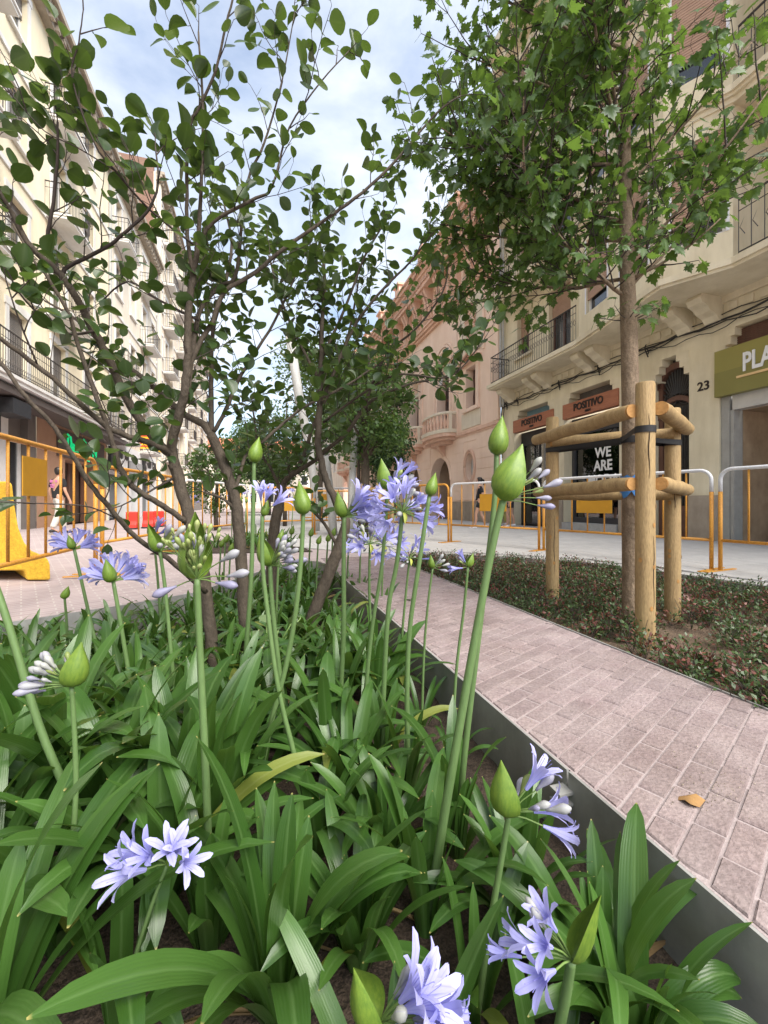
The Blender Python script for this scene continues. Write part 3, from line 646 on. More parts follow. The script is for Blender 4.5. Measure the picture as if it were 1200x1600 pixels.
for k, z in enumerate(fl2):
    o = MB(); FR.box(o, 9.5, 13.9, .03, .80, z-.02, z-.004); o = bld(o, 'balcony', MT['beige2'], hR)
    railing(FR, o, 9.5, 13.88, .79, z, z+1.02, MT['iron'], (False, True), .11, .55)
    o = MB(); FR.box(o, -3.9, 5.35, .03, .93, z-.02, z-.004); o = bld(o, 'balcony', MT['beige2'], hR); railing(FR, o, -3.8, 5.33, .92, z, z+1.02, MT['iron'], (False, False), .2, .5)
    b = MB(); FR.box(b, 3.9, 5.1, .003, .05, z, z+2.5); o = bld(b, 'balcony_door', MT['wshutter'], hR)
    b = MB(); 
    for i in range(42): FR.box(b, 3.92, 5.08, .051, .062, z+.1+i*.056, z+.1+i*.056+.046)
    bld(b, 'blind_slats', MT['wshutter'], o)
b = MB(); FR.box(b, -6, 14.45, 0, .7, HR-.2, HR+.15); FR.box(b, -6, 14.42, 0, .4, HR-.6, HR-.201); bld(b, 'cornice', MT['beige2'], hR)
for u in (13.6, 12.05, 11.55, 9.75, 9.2, 6.95, 6.35, 4.6, 3.9):
    b = MB(); prof = [(0, 5.1), (.62, 5.1), (.66, 5.02), (.6, 4.92), (.45, 4.86), (.36, 4.78), (.2, 4.72), (.12, 4.62), (0, 4.6)]
    b.prism([FR.P(u-.15, w, z) for w, z in prof], [FR.P(u+.15, w, z) for w, z in prof]); bld(b, 'corbel', MT['beige2'], hR)
b = MB(); FR.box(b, -4, 14.38, .002, .05, 4.96, 5.1)
for i in range(60): FR.box(b, 13.2-i*.28, 13.2-i*.28+.16, .003, .03, 4.76, 4.92)
bld(b, 'frieze', MT['beige2'], hR)
# drain pipes beside the joint with the salmon house
b = MB()
for u, r in ((14.3, .045), (14.12, .035)): b.tube([FR.P(u, .1, 4.6), FR.P(u, .1, HR)], r, 8)
bld(b, 'drainpipe', MT['pole'], hR)
# shop A and B: wooden POSITIVO signs
for u0, u1, nm in ((11.37, 13.53, 0), (8.82, 10.88, 1)):
    b = MB(); FR.box(b, u0-.02, u1+.02, -.16, .05, 3.45, 3.9); sg = bld(b, 'sign_board', MT['signwood'], hR)
    text('POSITIVO', 'sign_lettering', FR, (u0+u1)/2, 3.62, .055, .30, MT['letter'], sg, -1, .015, bold=.008, sx=.88)
    text('M&M', 'sign_lettering', FR, (u0+u1)/2, 3.50, .055, .10, MT['letter'], sg, -1, .01, bold=.004)
    b = MB(); FR.box(b, u0, u1, -.40, -.36, 3.9, 4.22); o = bld(b, 'transom', MT['blue'] if nm == 0 else MT['dark'], hR)
    b = MB()
    if nm == 1:
        for i in range(9): FR.box(b, u0+.02, u1-.02, -.355, -.34, 3.92+i*.033, 3.92+i*.033+.02)
        bld(b, 'grille', MT['shutter'], o)
    b = MB(); FR.box(b, u0, u0+.1, -.44, -.3, 0, 3.45); FR.box(b, u1-.1, u1, -.44, -.3, 0, 3.45); FR.box(b, u0+.1, u1-.1, -.44, -.3, 2.95, 3.45); FR.box(b, u0+.1, u1-.1, -.44, -.3, 0, .38 if nm else .06)
    bld(b, 'shop_frame', MT['black'] if nm == 0 else mat('dark grey frame', (.05, .05, .055), None, 5, .5), hR)
    b = MB(); FR.box(b, u0-.3, u1+.3, -4.0, -3.9, 0, 3.4); FR.box(b, u0-.35, u0-.3, -4, -.45, 0, 3.4); FR.box(b, u1+.3, u1+.35, -4, -.45, 0, 3.4); FR.box(b, u0-.3, u1+.3, -4, -.45, 3.35, 3.4); FR.box(b, u0-.3, u1+.3, -4, -.45, -.02, .03); bld(b, 'shop_interior', MT['dark'], hR)
    b = MB(); FR.box(b, u0+.1, u1-.1, -.38, -.372, .38 if nm else .06, 2.95); pn = bld(b, 'pane', MT['shopglass'], hR)
    if nm:
        for i, (s_, zz) in enumerate((('WE', 2.17), ('ARE', 1.78), ('MODA', 1.36))): text(s_, 'window_lettering', FR, 9.72, zz, -.366, .42, MT['wletter'], pn, -1, .002, bold=.012, sx=.9)
        b = MB(); FR.box(b, u0, u1, -.3, .1, 0, .22); bld(b, 'step', MT['concrete'], hR)
b = MB(); FR.box(b, 12.5, 12.56, -.42, -.34, .06, 2.95); bld(b, 'door_stile', MT['black'], hR)
# carved door
b = MB(); FR.box(b, 6.92, 7.86, -.42, -.34, 0, 4.25); dr = bld(b, 'door', mat('door backing', (.03, .025, .022), None, 4, .5), hR)
b = MB(); F = FR
for u0, u1 in ((6.92, 7.03), (7.75, 7.86), (7.35, 7.43)): F.box(b, u0, u1, -.34, -.24, 0, 3.0 if u0 > 7.1 and u0 < 7.6 else 3.75)
F.box(b, 6.92, 7.86, -.34, -.25, 0, .75); F.box(b, 7.03, 7.75, -.25, -.235, .12, .3); F.box(b, 7.03, 7.75, -.25, -.235, .4, .62)
F.archband(b, 6.99, 7.79, 2.85, .11, -.34, -.22); F.archband(b, 7.0, 7.78, 3.62, .14, -.34, -.2)
F.box(b, 6.92, 7.02, -.34, -.2, 3.6, 4.25); F.box(b, 7.76, 7.86, -.34, -.2, 3.6, 4.25)
bld(b, 'door_frame', MT['doorwood'], dr)
b = MB()
for i in range(15):
    a = math.pi*(i+.5)/15; b.tube([F.P(7.39+.16*math.cos(a), -.27, 3.32+.1*math.sin(a)), F.P(7.39+.36*math.cos(a), -.27, 3.4+.62*math.sin(a))], .013, 4)
for r, z in ((.1, 3.3), (.16, 3.3), (.06, 2.7), (.1, 2.5), (.13, 1.1), (.08, 1.1)):
    for c in (7.21, 7.57): b.tube([F.P(c+r*math.cos(q*.52), -.27, z+r*math.sin(q*.52)) for q in range(13)], .012, 4)
for i in range(7):
    for c in (7.07, 7.46): b.tube([F.P(c+i*.043, -.28, .78), F.P(c+i*.043, -.28, 3.1)], .01, 4)
bld(b, 'door_ironwork', mat('grey ironwork', (.07, .066, .062), (.04, .038, .036), 9, .45), dr)
text('23', 'house_number', FR, 6.6, 3.27, .004, .27, MT['letter'], hR, -1, .012, bold=.004)
# shop C: olive sign
b = MB(); FR.box(b, -3, 6.30, -.1, .12, 3.02, 3.52); o = bld(b, 'sign_board', MT['olive'], hR); b = MB(); FR.box(b, -3, 6.30, -.1, .117, 3.521, 3.97); bld(b, 'sign_band', MT['olive2'], o)
text('PLA', 'sign_lettering', FR, 5.77, 3.42, .125, .50, MT['wletter'], o, -1, .012, 'LEFT', .012, .62)
b = MB(); FR.box(b, 3.0, 5.87, .121, .14, 3.30, 3.345); bld(b, 'sign_underline', mat('sand line', (.75, .52, .25), None, 5, .6), o)
b = MB(); FR.box(b, 0, 6.26, -.35, -.2, 4.0, 4.38)
for i in range(10): FR.box(b, 0, 6.26, -.2, -.185, 4.0+i*.038, 4.0+i*.038+.026)
bld(b, 'louvre', MT['doorwood'], hR)
b = MB(); FR.box(b, 0, 6.05, -.25, -.03, 2.72, 3.02); bld(b, 'shutter_box', mat('aluminium', (.55, .54, .52), (.45, .44, .43), 4, .4, metal=.4), hR); b = MB(); FR.box(b, 6.03, 6.10, -.3, -.05, 0, 2.72); FR.box(b, 6.11, 6.27, -.3, -.04, 0, 3.02); bld(b, 'door_jamb', mat('grey jamb', (.36, .35, .32), None, 5, .6), hR)
marble = mat('travertine wall', (.42, .31, .20), (.29, .20, .125), 3, .6, stain=.25)
b = MB(); FR.box(b, 0, 6.1, -2.2, -2.1, 0, 2.9); FR.box(b, 6.03, 6.1, -2.1, -.31, 0, 2.9); FR.box(b, 0, 6.1, -2.1, -.3, 2.72, 2.8); bld(b, 'vestibule_wall', marble, hR)
b = MB(); FR.box(b, 4.2, 5.35, -1.0, -.93, .1, 2.0); po = bld(b, 'poster_panel', MT['black'], hR)
for i, (s_, z, sz) in enumerate((('TION Com', 1.32, .13), ('ning Treatments', 1.12, .07), ('es. Treatment', 1.04, .07), ('o h h o g r', 1.75, .08), ('a l s t m s', 1.65, .08))): text(s_, 'poster_lettering', FR, 5.32, z, -.927, sz, MT['wletter'], po, -1, .001, 'LEFT')
b = MB(); b.add([FR.P(4.85, -.925, .5), FR.P(5.2, -.925, .5), FR.P(5.2, -.925, .82), FR.P(5.02, -.925, 1.0), FR.P(4.85, -.925, .82)], [(0, 1, 2, 3, 4)]); bld(b, 'poster_picture', mat('grey print', (.35, .35, .38), (.2, .2, .22), 9, .6), po)
b = MB(); FR.box(b, 4.0, 5.5, -1.2, -.8, .016, .42); bld(b, 'poster_base', MT['black'], hR)
# cables under the slab
for k, (z, amp, r, w) in enumerate(((4.62, .05, .022, .07), (4.55, .09, .014, .075), (4.70, .06, .012, .06), (4.50, .12, .010, .08))):
    pts = [FR.P(-2+16.2*i/60, w+.01*math.sin(i), z+amp*math.sin(i*.55+k*2)*.5+amp*.4*math.sin(i*1.7+k)) for i in range(61)]
    bld(MB().tube(pts, r, 5), 'cable', MT['cable'], hR)
b = MB()
for i, u in enumerate((13.9, 13.2, 11.0, 9.4, 7.9)): b.tube([FR.P(u+.05*math.sin(q*.9), .09+.02*math.cos(q), 4.62+.10*math.cos(q*.8)-.01*q) for q in range(14)], .014, 5)
b.tube([FR.P(14.2, .08, 4.7), FR.P(14.25, .1, 4.3), FR.P(14.22, .08, 3.7), FR.P(14.25, .07, 2.6)], .02, 5); b.tube([FR.P(14.05, .08, 4.75), FR.P(14.1, .1, 4.2), FR.P(14.08, .08, 3.9)], .016, 5)
bld(b, 'cable_loops', MT['cable'], hR)
# ------------------------------------------------------------ salmon house
hP = house('salmon_house', 'ornate salmon pink house with arched balcony doors and an oval window'); FP = Fc((9.28, 0), n=(-1, 0), d=(0, 1))
P0, P1, HP = 14.42, 46.0, 13.0
bayc = [19.6+4.05*i for i in range(7)]
arches = [(c-1.2+.5, c+1.2+.5) for c in bayc]; doors = [(c-.72, c+.72) for c in bayc]
holes = [(a, e, 0, 3.2) for a, e in arches] + [(a, e, 4.55, 8.62) for a, e in doors] + [(16.3, 17.15, 5.2, 6.95)]
b = MB(); FP.wall(b, P0, P1, 0, 10.6, holes+[(16.45, 17.35, 1.75, 3.2)], .5)
for a, e in arches: FP.arch(b, a, e, 3.2-(e-a)/2, 3.2, 0, .5)
for a, e in doors: FP.arch(b, a, e, 8.62-(e-a)/2, 8.62, 0, .5)
# oval opening
n = 24; cu, cz, ru, rz = 16.9, 2.475, .45, .725
for i in range(n):
    a0, a1 = 2*math.pi*i/n, 2*math.pi*(i+1)/n; sq = lambda a: (cu+.45*max(-1, min(1, 1.42*math.cos(a))), cz+.725*max(-1, min(1, 1.42*math.sin(a))))
    p = [(cu+(ru-.08)*math.cos(a), cz+(rz-.1)*math.sin(a)) for a in (a0, a1)]; q = [sq(a0), sq(a1)]
    b.add([FP.P(*([p[0][0], 0, p[0][1]])), FP.P(p[1][0], 0, p[1][1]), FP.P(q[1][0], 0, q[1][1]), FP.P(q[0][0], 0, q[0][1])], [(0, 1, 2, 3)])
    b.add([FP.P(p[0][0], 0, p[0][1]), FP.P(p[1][0], 0, p[1][1]), FP.P(p[1][0], -.3, p[1][1]), FP.P(p[0][0], -.3, p[0][1])], [(0, 1, 2, 3)])
b.add([FP.P(P1, 0, 0), FP.P(P1, -12, 0), FP.P(P1, -12, HP), FP.P(P1, 0, HP)], [(0, 1, 2, 3)]); b.add([FP.P(P0, -.02, 10.6), FP.P(P0, -12, 10.6), FP.P(P0, -12, HP+1), FP.P(P0, -.02, HP+1)], [(0, 1, 2, 3)])
bld(b, 'wall', MT['pink'], hP)
b = MB()
for i, (k, m_) in enumerate(((1.0, .07), (.86, .04))):
    pts = [FP.P(cu+(ru+.02)*k*math.cos(2*math.pi*j/32), .02, cz+(rz+.02)*k*math.sin(2*math.pi*j/32)) for j in range(33)]; b.tube(pts, m_, 6)
ow = bld(b, 'oval_window', MT['pink2'], hP, True); b = MB(); FP.box(b, 16.5, 17.3, -.28, -.26, 1.8, 3.15); bld(b, 'pane', mat('pale pane', (.55, .58, .58), (.45, .47, .48), 2, .15), ow); b = MB(); FP.box(b, 16.68, 16.71, -.26, -.24, 1.8, 3.15); bld(b, 'glazing_bar', MT['shutter'], ow)
# grooved courses of the ground floor: real recessed joints drawn as thin dark fillets set into shallow bands
for z in (.95, 1.4, 1.85, 2.3, 2.75, 3.2, 3.62):
    segs = [(P0+.3, 16.3), (17.5, arches[0][0]-.06)]+[(arches[i][1]+.06, arches[i+1][0]-.06) for i in range(6)]
    if z < 1.5 or z > 3.4: segs[0] = (P0+.3, arches[0][0]-.06); segs[1] = (0, 0)
    for a, e in segs:
        if e > a: bld(FP.box(MB(), a, e, .0, .022, z+.018, z+.45 if z < 3.5 else z+.36), 'stone_course', MT['pink'], hP)
for a, e in [(P0, arches[0][0]-.03)]+[(arches[i][1]+.03, arches[i+1][0]-.03) for i in range(6)]: bld(FP.box(MB(), a, e, .0, .05, 0, .9), 'plinth', MT['plinth'], hP)
for a, e in arches[:5]:
    b = MB(); FP.archband(b, a, e, 3.2-(e-a)/2, .2, .0, .045); bld(b, 'arch_surround', MT['pink'], hP)
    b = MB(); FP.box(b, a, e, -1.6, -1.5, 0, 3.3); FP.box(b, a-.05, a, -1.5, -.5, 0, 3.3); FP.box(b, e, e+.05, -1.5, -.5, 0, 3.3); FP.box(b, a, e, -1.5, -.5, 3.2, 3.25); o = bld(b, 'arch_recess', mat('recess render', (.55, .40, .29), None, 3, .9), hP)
    b = MB(); FP.box(b, a+.25, e-.9, -1.49, -1.45, .0, 2.5); bld(b, 'entrance_door', MT['glass'], o); b = MB(); FP.box(b, e-.8, e-.1, -1.49, -1.44, 1.2, 2.4); bld(b, 'notice_board', mat('pale board', (.42, .42, .38), None, 3, .7), o)
b = MB(); FP.box(b, P0, P1, 0, .10, 4.0, 4.14); FP.box(b, P0, P1, 0, .06, 3.92, 3.999); bld(b, 'string_course', MT['pink2'], hP)
for a, e in doors:
    c = (a+e)/2
    b = MB(); FP.box(b, a, e, -.5, -.42, 4.15, 7.3); o = bld(b, 'balcony_door', MT['doorwood'], hP)
    b = MB()
    for i in range(2):
        for j in range(3): FP.box(b, a+.12+i*.7, a+.60+i*.7, -.42, -.40, 4.4+j*.98, 5.2+j*.98)
    bld(b, 'pane', MT['glass'], o); b = MB()
    for i in range(9): u = a+.1+i*.155; b.tube([FP.P(u+.03*math.sin(q*1.1+i), -.385, 4.3+q*.3) for q in range(11)], .012, 4)
    bld(b, 'door_ironwork', MT['doorwood'], o)
    b = MB(); FP.box(b, a-.02, e+.02, -.45, -.1, 7.3, 7.5); FP.box(b, a, e, -.46, -.40, 7.5, 8.62); bld(b, 'tympanum', MT['cream'], hP)
    b = MB(); FP.archband(b, a, e, 8.62-(e-a)/2, .16, .0, .07); FP.archband(b, a-.2, e+.2, 8.62-(e-a)/2, .12, .0, .11); FP.archband(b, a-.36, e+.36, 8.62-(e-a)/2, .1, .0, .06)
    for x in (a-.16, a-.46): FP.box(b, x, x+.16, 0, .09, 4.15, 7.85)
    for x in (e, e+.3): FP.box(b, x, x+.16, 0, .09, 4.15, 7.85)
    bld(b, 'arch_moulding', MT['pink'], hP)
    b = MB()
    for x in (a-.5, e-.02): FP.box(b, x, x+.52, 0, .13, 7.85, 8.0)
    bld(b, 'capital', MT['pink2'], hP)
    # bowed balustrade balcony
    def bow(d, k=12, hw=1.5): return [(c-hw, 0)]+[(c-hw*math.cos(math.pi*i/k), d*(.45+.55*math.sin(math.pi*i/k))) for i in range(k+1)]+[(c+hw, 0)]
    b = MB(); bp = bow(.95); b.prism([FP.P(u, w, 4.05) for u, w in bp], [FP.P(u, w, 4.22) for u, w in bp]); bp2 = bow(.78, hw=1.36); b.prism([FP.P(u, w, 3.9) for u, w in bp2], [FP.P(u, w, 4.049) for u, w in bp2]); bp3 = bow(.5, hw=1.0); b.prism([FP.P(u, w, 3.74) for u, w in bp3], [FP.P(u, w, 3.899) for u, w in bp3])
    o = bld(b, 'balcony', MT['pink2'], hP)
    b = MB(); bp = bow(.98, hw=1.53); b.prism([FP.P(u, w, 4.221) for u, w in bp], [FP.P(u, w, 4.4) for u, w in bp])
    pts = [FP.P(u, w, 5.17) for u, w in bow(.88, hw=1.43)]; b.tube(pts, .085, 6); bld(b, 'handrail', MT['cream'], o)
    b = MB(); FP.box(b, c-1.5, c-1.3, .3, .46, 4.4, 5.14); FP.box(b, c+1.3, c+1.5, .3, .46, 4.4, 5.14); bld(b, 'pedestal', MT['cream'], o)
    prof = [(.05, 0), (.07, .05), (.05, .09), (.085, .22), (.09, .3), (.05, .48), (.035, .58), (.06, .66), (.06, .7)]
    for i in range(13):
        f = .06+.88*i/12; u = c-1.43*math.cos(math.pi*f); w_ = .88*(.45+.55*math.sin(math.pi*f)); q = FP.P(u, w_, 4.4)
        bld(MB().lathe(prof, 7, Matrix.Translation(q)), 'baluster', MT['pink2'], o, True)
    b = MB(); prof = [(0, 3.74), (.4, 3.74), (.3, 3.55), (.12, 3.35), (0, 3.1)]; b.prism([FP.P(c-.14, w_, z) for w_, z in prof], [FP.P(c+.14, w_, z) for w_, z in prof]); bld(b, 'console', MT['pink2'], o)
# lanterns on the piers
for c in bayc[:3]:
    u = c-1.05+.12; b = MB(); b.tube([FP.P(u, .05, 7.35), FP.P(u, .5, 7.5), FP.P(u, .62, 7.3)], .02, 5); ln = bld(b, 'lantern', MT['black'], hP)
    M_ = Matrix.Translation(FP.P(u, .62, 6.62)); bld(MB().lathe([(.07, 0), (.13, .42), (.125, .43)], 6, M_), 'lantern_glass', mat('lantern glass', (.62, .62, .6), None, 4, .3), ln); bld(MB().lathe([(.17, .432), (.12, .55), (.05, .63), (.02, .7)], 6, M_), 'lantern_cap', MT['black'], ln)
# end bay: cream panel, medallion, small pedimented window
bld(FP.box(MB(), 15.75, 17.85, .003, .03, 7.55, 10.15), 'wall_panel', MT['cream'], hP); bld(FP.box(MB(), 15.95, 17.65, .003, .03, 4.25, 4.95), 'wall_panel', MT['cream'], hP)
b = MB()
for u0, u1, z0, z1 in ((15.6, 15.745, 7.4, 10.3), (17.855, 18.0, 7.4, 10.3), (15.745, 17.855, 10.155, 10.3)): FP.box(b, u0, u1, 0, .06, z0, z1)
bld(b, 'panel_frame', MT['pink'], hP)
b = MB(); M_ = Matrix(((0, 0, -1, 9.25), (1, 0, 0, 16.75), (0, 1, 0, 9.0), (0, 0, 0, 1)))
for i in range(16):
    a = 2*math.pi*i/16; b.tube([FP.P(16.75+.32*math.cos(a), .05, 9.0+.52*math.sin(a)), FP.P(16.75+.42*math.cos(a+.15), .10, 9.0+.66*math.sin(a+.15)), FP.P(16.75+.36*math.cos(a+.35), .08, 9.0+.58*math.sin(a+.35))], [.05, .075, .04], 6)
b.tube([FP.P(16.75+.26*math.cos(2*math.pi*j/20), .06, 9.0+.42*math.sin(2*math.pi*j/20)) for j in range(21)], .06, 6)
for dx in (-.16, 0, .16): b.tube([FP.P(16.75+dx, .05, 9.55), FP.P(16.75+dx*1.3, .12, 9.72+.08*(dx == 0)), FP.P(16.75+dx*.8, .06, 9.8)], [.06, .08, .04], 6)
for dx in (-.2, 0, .2): b.tube([FP.P(16.75+dx, .05, 8.42), FP.P(16.75+dx*.6, .1, 8.2), FP.P(16.75+dx*.2, .05, 8.0)], [.06, .06, .02], 6)
bld(b, 'medallion', MT['pink2'], hP, True)
b = MB(); FP.box(b, 16.3, 17.15, -.4, -.32, 5.2, 6.95); o = bld(b, 'small_window', MT['doorwood'], hP); b = MB()
for i in range(6): bb = 16.36+i*.145; b.tube([FP.P(bb+.03*math.sin(q*1.2+i), -.29, 5.2+q*.175) for q in range(11)], .014, 4)
bld(b, 'window_ironwork', MT['doorwood'], o)
b = MB(); FP.box(b, 16.05, 16.298, 0, .07, 5.0, 7.1); FP.box(b, 17.152, 17.4, 0, .07, 5.0, 7.1); FP.box(b, 16.298, 17.152, 0, .07, 6.952, 7.1); FP.box(b, 16.0, 17.45, 0, .14, 4.98, 5.1); bld(b, 'window_surround', MT['pink'], hP)
b = MB(); FP.box(b, 15.9, 17.55, 0, .25, 7.1, 7.2)
for a, e in (((15.88, 7.2), (16.72, 7.52)), ((17.57, 7.2), (16.73, 7.52))): b.prism([FP.P(a[0], 0, a[1]), FP.P(a[0], .28, a[1]), FP.P(a[0], .28, a[1]+.1), FP.P(a[0], 0, a[1]+.1)], [FP.P(e[0], 0, e[1]), FP.P(e[0], .28, e[1]), FP.P(e[0], .28, e[1]+.1), FP.P(e[0], 0, e[1]+.1)])
bld(b, 'pediment', MT['pink2'], hP)
bld(FP.box(MB(), P0, P0+.35, 0, .12, 4.15, 10.4), 'pilaster', MT['pink'], hP); bld(FP.box(MB(), 18.05, 18.5, .0, .08, 4.15, 10.4), 'pilaster', MT['pink'], hP)
# cornice, attic gallery with brackets, top cornice
b = MB(); FP.box(b, P0-.0, P1, 0, .14, 10.3, 10.45); FP.box(b, P0, P1, 0, .26, 10.45, 10.6); FP.box(b, P0, P1, 0, .34, 10.6, 10.7); bld(b, 'lower_cornice', MT['pink2'], hP)
att = [(15.2+i*1.62, 15.95+i*1.62, 11.0, 12.35) for i in range(18)]
b = MB(); FP.wall(b, P0, P1, 10.7, 14.2, att, .4); bld(b, 'attic_wall', MT['pink'], hP)
for q in att: b = MB(); FP.box(b, q[0], q[1], -.4, -.34, q[2], q[3]); bld(b, 'attic_window', MT['cream'], hP)
pr = [(0, 12.6), (.5, 12.6), (.55, 12.45), (.42, 12.2), (.3, 11.95), (.3, 11.7), (.2, 11.4), (.06, 11.1), (0, 10.9)]
for q in att:
    for u in (q[1]+.2, q[1]+.55): b = MB(); b.prism([FP.P(u, w_, z) for w_, z in pr], [FP.P(u+.2, w_, z) for w_, z in pr]); bld(b, 'bracket', MT['pink2'], hP)
b = MB(); FP.box(b, P0, P1, 0, .62, 12.6, 12.8); FP.box(b, P0, P1, 0, .8, 13.1, 13.3); FP.box(b, P0, P1, 0, .95, 13.3, 13.5); FP.box(b, P0, P1, 0, .7, 12.99, 13.099); FP.box(b, P0, P1, 0, 1.05, 13.5, 13.62)
for i in range(int((P1-P0)/.22)): FP.box(b, P0+i*.22, P0+i*.22+.12, .003, .7, 12.8, 12.985)
bld(b, 'top_cornice', MT['pink2'], hP)
b = MB(); 
for i in range(8): FP.box(b, 17.2+i*4.05, 18.0+i*4.05, .0, .5, 13.62, 14.9); FP.box(b, 17.1+i*4.05, 18.1+i*4.05, .0, .6, 14.9, 15.05)
FP.box(b, P0, P1, 0, .35, 13.62, 14.2); bld(b, 'parapet', MT['pink2'], hP)
# a further house beyond
hQ = house('far_house', 'pale beige house farther along behind the trees on the right side'); FQ = Fc((9.4, 0), n=(-1, 0), d=(0, 1)); hs = [(48+i*3, 49.1+i*3, z, z+2) for i in range(9) for z in (4.8, 8, 11.2)]
b = MB(); FQ.wall(b, 46.1, 76, 0, 15, hs); bld(b, 'wall', MT['lcream2'], hQ)
for q in hs: window(FQ, hQ, *q, surround=MT['lwhite'], mull=False)
# ============================================================ fences, stakes, barrier
def arc(c, a0, a1, r, ex, n=6): return [Vector(c)+ex*(r*math.cos(a0+(a1-a0)*i/n))+Vector((0, 0, r*math.sin(a0+(a1-a0)*i/n))) for i in range(n+1)]
def fence(A, B, label, h=1.2, low=.37, white=True, plate=None, feet=(True, True), tint='yellow', nb=None, r=.021):
    A = Vector((A[0], A[1], 0)); B = Vector((B[0], B[1], 0)); d = (B-A); Ln = d.length; d.normalize(); pr = Vector((-d.y, d.x, 0))
    f = thing('fence_panel', label, 'fence', tuple(A), 0, 'yellow site fence panels'); cr = .12; zs = h-.26; ym = MT[tint]
    for p in (A, B): MB().tube([p+Vector((0, 0, .02)), p+Vector((0, 0, zs))], r*1.05, 10).build('post', ym, f, True)
    pts = [A+Vector((0, 0, zs))]+[q for q in arc(A+d*cr+Vector((0, 0, h-cr)), math.pi, math.pi/2, cr, d)]+[q for q in arc(B-d*cr+Vector((0, 0, h-cr)), math.pi/2, 0, cr, d)]+[B+Vector((0, 0, zs))]
    MB().tube(pts, r, 10).build('top_rail', MT['white'] if white else ym, f, True)
    MB().tube([A+Vector((0, 0, low)), B+Vector((0, 0, low))], r*.85, 8).build('bottom_rail', ym, f, True)
    nb = nb or max(4, int(Ln/.255))
    for i in range(1, nb): p = A+d*(Ln*i/nb); MB().tube([p+Vector((0, 0, low)), p+Vector((0, 0, h-.005))], r*.5, 6).build('bar', ym, f, True)
    for p, k in zip((A, B), feet):
        if k:
            b = MB(); q = p+d*.0; b.add([q-pr*.3+d*.02+Vector((0, 0, .016)), q+pr*.3+d*.02+Vector((0, 0, .016)), q+pr*.3-d*.02+Vector((0, 0, .016)), q-pr*.3-d*.02+Vector((0, 0, .016)),
                                     q-pr*.3+d*.02+Vector((0, 0, .026)), q+pr*.3+d*.02+Vector((0, 0, .026)), q+pr*.3-d*.02+Vector((0, 0, .026)), q-pr*.3-d*.02+Vector((0, 0, .026))], [(3,2,1,0),(4,5,6,7),(0,1,5,4),(1,2,6,5),(2,3,7,6),(3,0,4,7)])
            b.build('foot', ym, f)
    if plate:
        u0, u1, z0, z1 = plate; b = MB(); P = lambda u, w, z: A+d*u+pr*w+Vector((0, 0, z))
        b.add([P(u0,-.02,z0),P(u1,-.02,z0),P(u1,-.012,z0),P(u0,-.012,z0),P(u0,-.02,z1),P(u1,-.02,z1),P(u1,-.012,z1),P(u0,-.012,z1)], [(3,2,1,0),(4,5,6,7),(0,1,5,4),(1,2,6,5),(2,3,7,6),(3,0,4,7)])
        b.build('plate', MT['plate'], f)
    return f
fence((4.95, 2.62), (3.93, 4.86), 'white topped yellow fence panel cut off by the right photo edge, before the olive sign')
fence((2.68, 6.98), (3.88, 4.93), 'white topped yellow fence panel behind the timber stakes, with a yellow plate', plate=(.62, 1.18, .66, .88))
fence((1.37, 8.49), (2.62, 7.03), 'white topped yellow fence panel in front of the walking woman', plate=(.72, 1.3, .66, .98))
fence((.12, 9.9), (1.32, 8.52), 'yellow fence panel before the salmon arches, half hidden by a blue flower head', white=False)
fence((-2.6, 2.7), (-3.12, 4.5), 'nearest yellow fence panel at the left edge with a large square plate', h=1.27, white=False, plate=(.42, .78, .86, 1.16), feet=(False, True))
fence((-3.13, 4.62), (-3.36, 6.84), 'second yellow fence panel at left, behind the tree fork', h=1.22, white=False)
fence((-3.36, 6.96), (-3.0, 9.1), 'left fence panel with a grey white top rail behind the tree trunks')
fence((-2.95, 10.2), (-1.85, 10.75), 'distant yellow fence panel left of the pale pole', white=False, plate=(.5, .9, .62, .9))
fence((-1.8, 10.8), (-.55, 10.7), 'distant fence panel with an orange plate right of the pale pole', plate=(.2, .62, .72, 1.05))
fence((-.5, 10.65), (.08, 9.97), 'short distant yellow fence panel behind the blue flowers', white=False)
fence((-2.5, 13.0), (-.6, 13.4), 'farthest yellow fence panel across the street', white=False)
# wire ties
# ---- timber stakes round the maple
stk = [(1.645, 2.62, 1.56, .056), (1.469, 3.63, 1.55, .053), (2.22, 3.2, 1.53, .054)]
sf = thing('tree_stake_frame', 'triangular frame of round timber posts and rails staking the maple', 'tree stake', (1.8, 3.0, BEDZ))
for x, y, z, r in stk:
    o = MB().lathe([(r*.98, BEDZ-.25), (r*1.02, .3), (r*.99, 1.0), (r*.98, z-.012), (r*.9, z)], 18, Matrix.Translation((x, y, 0))).build('post', MT['wood'], sf, True)
    o.modifiers.new('e', 'EDGE_SPLIT').split_angle = R(50)
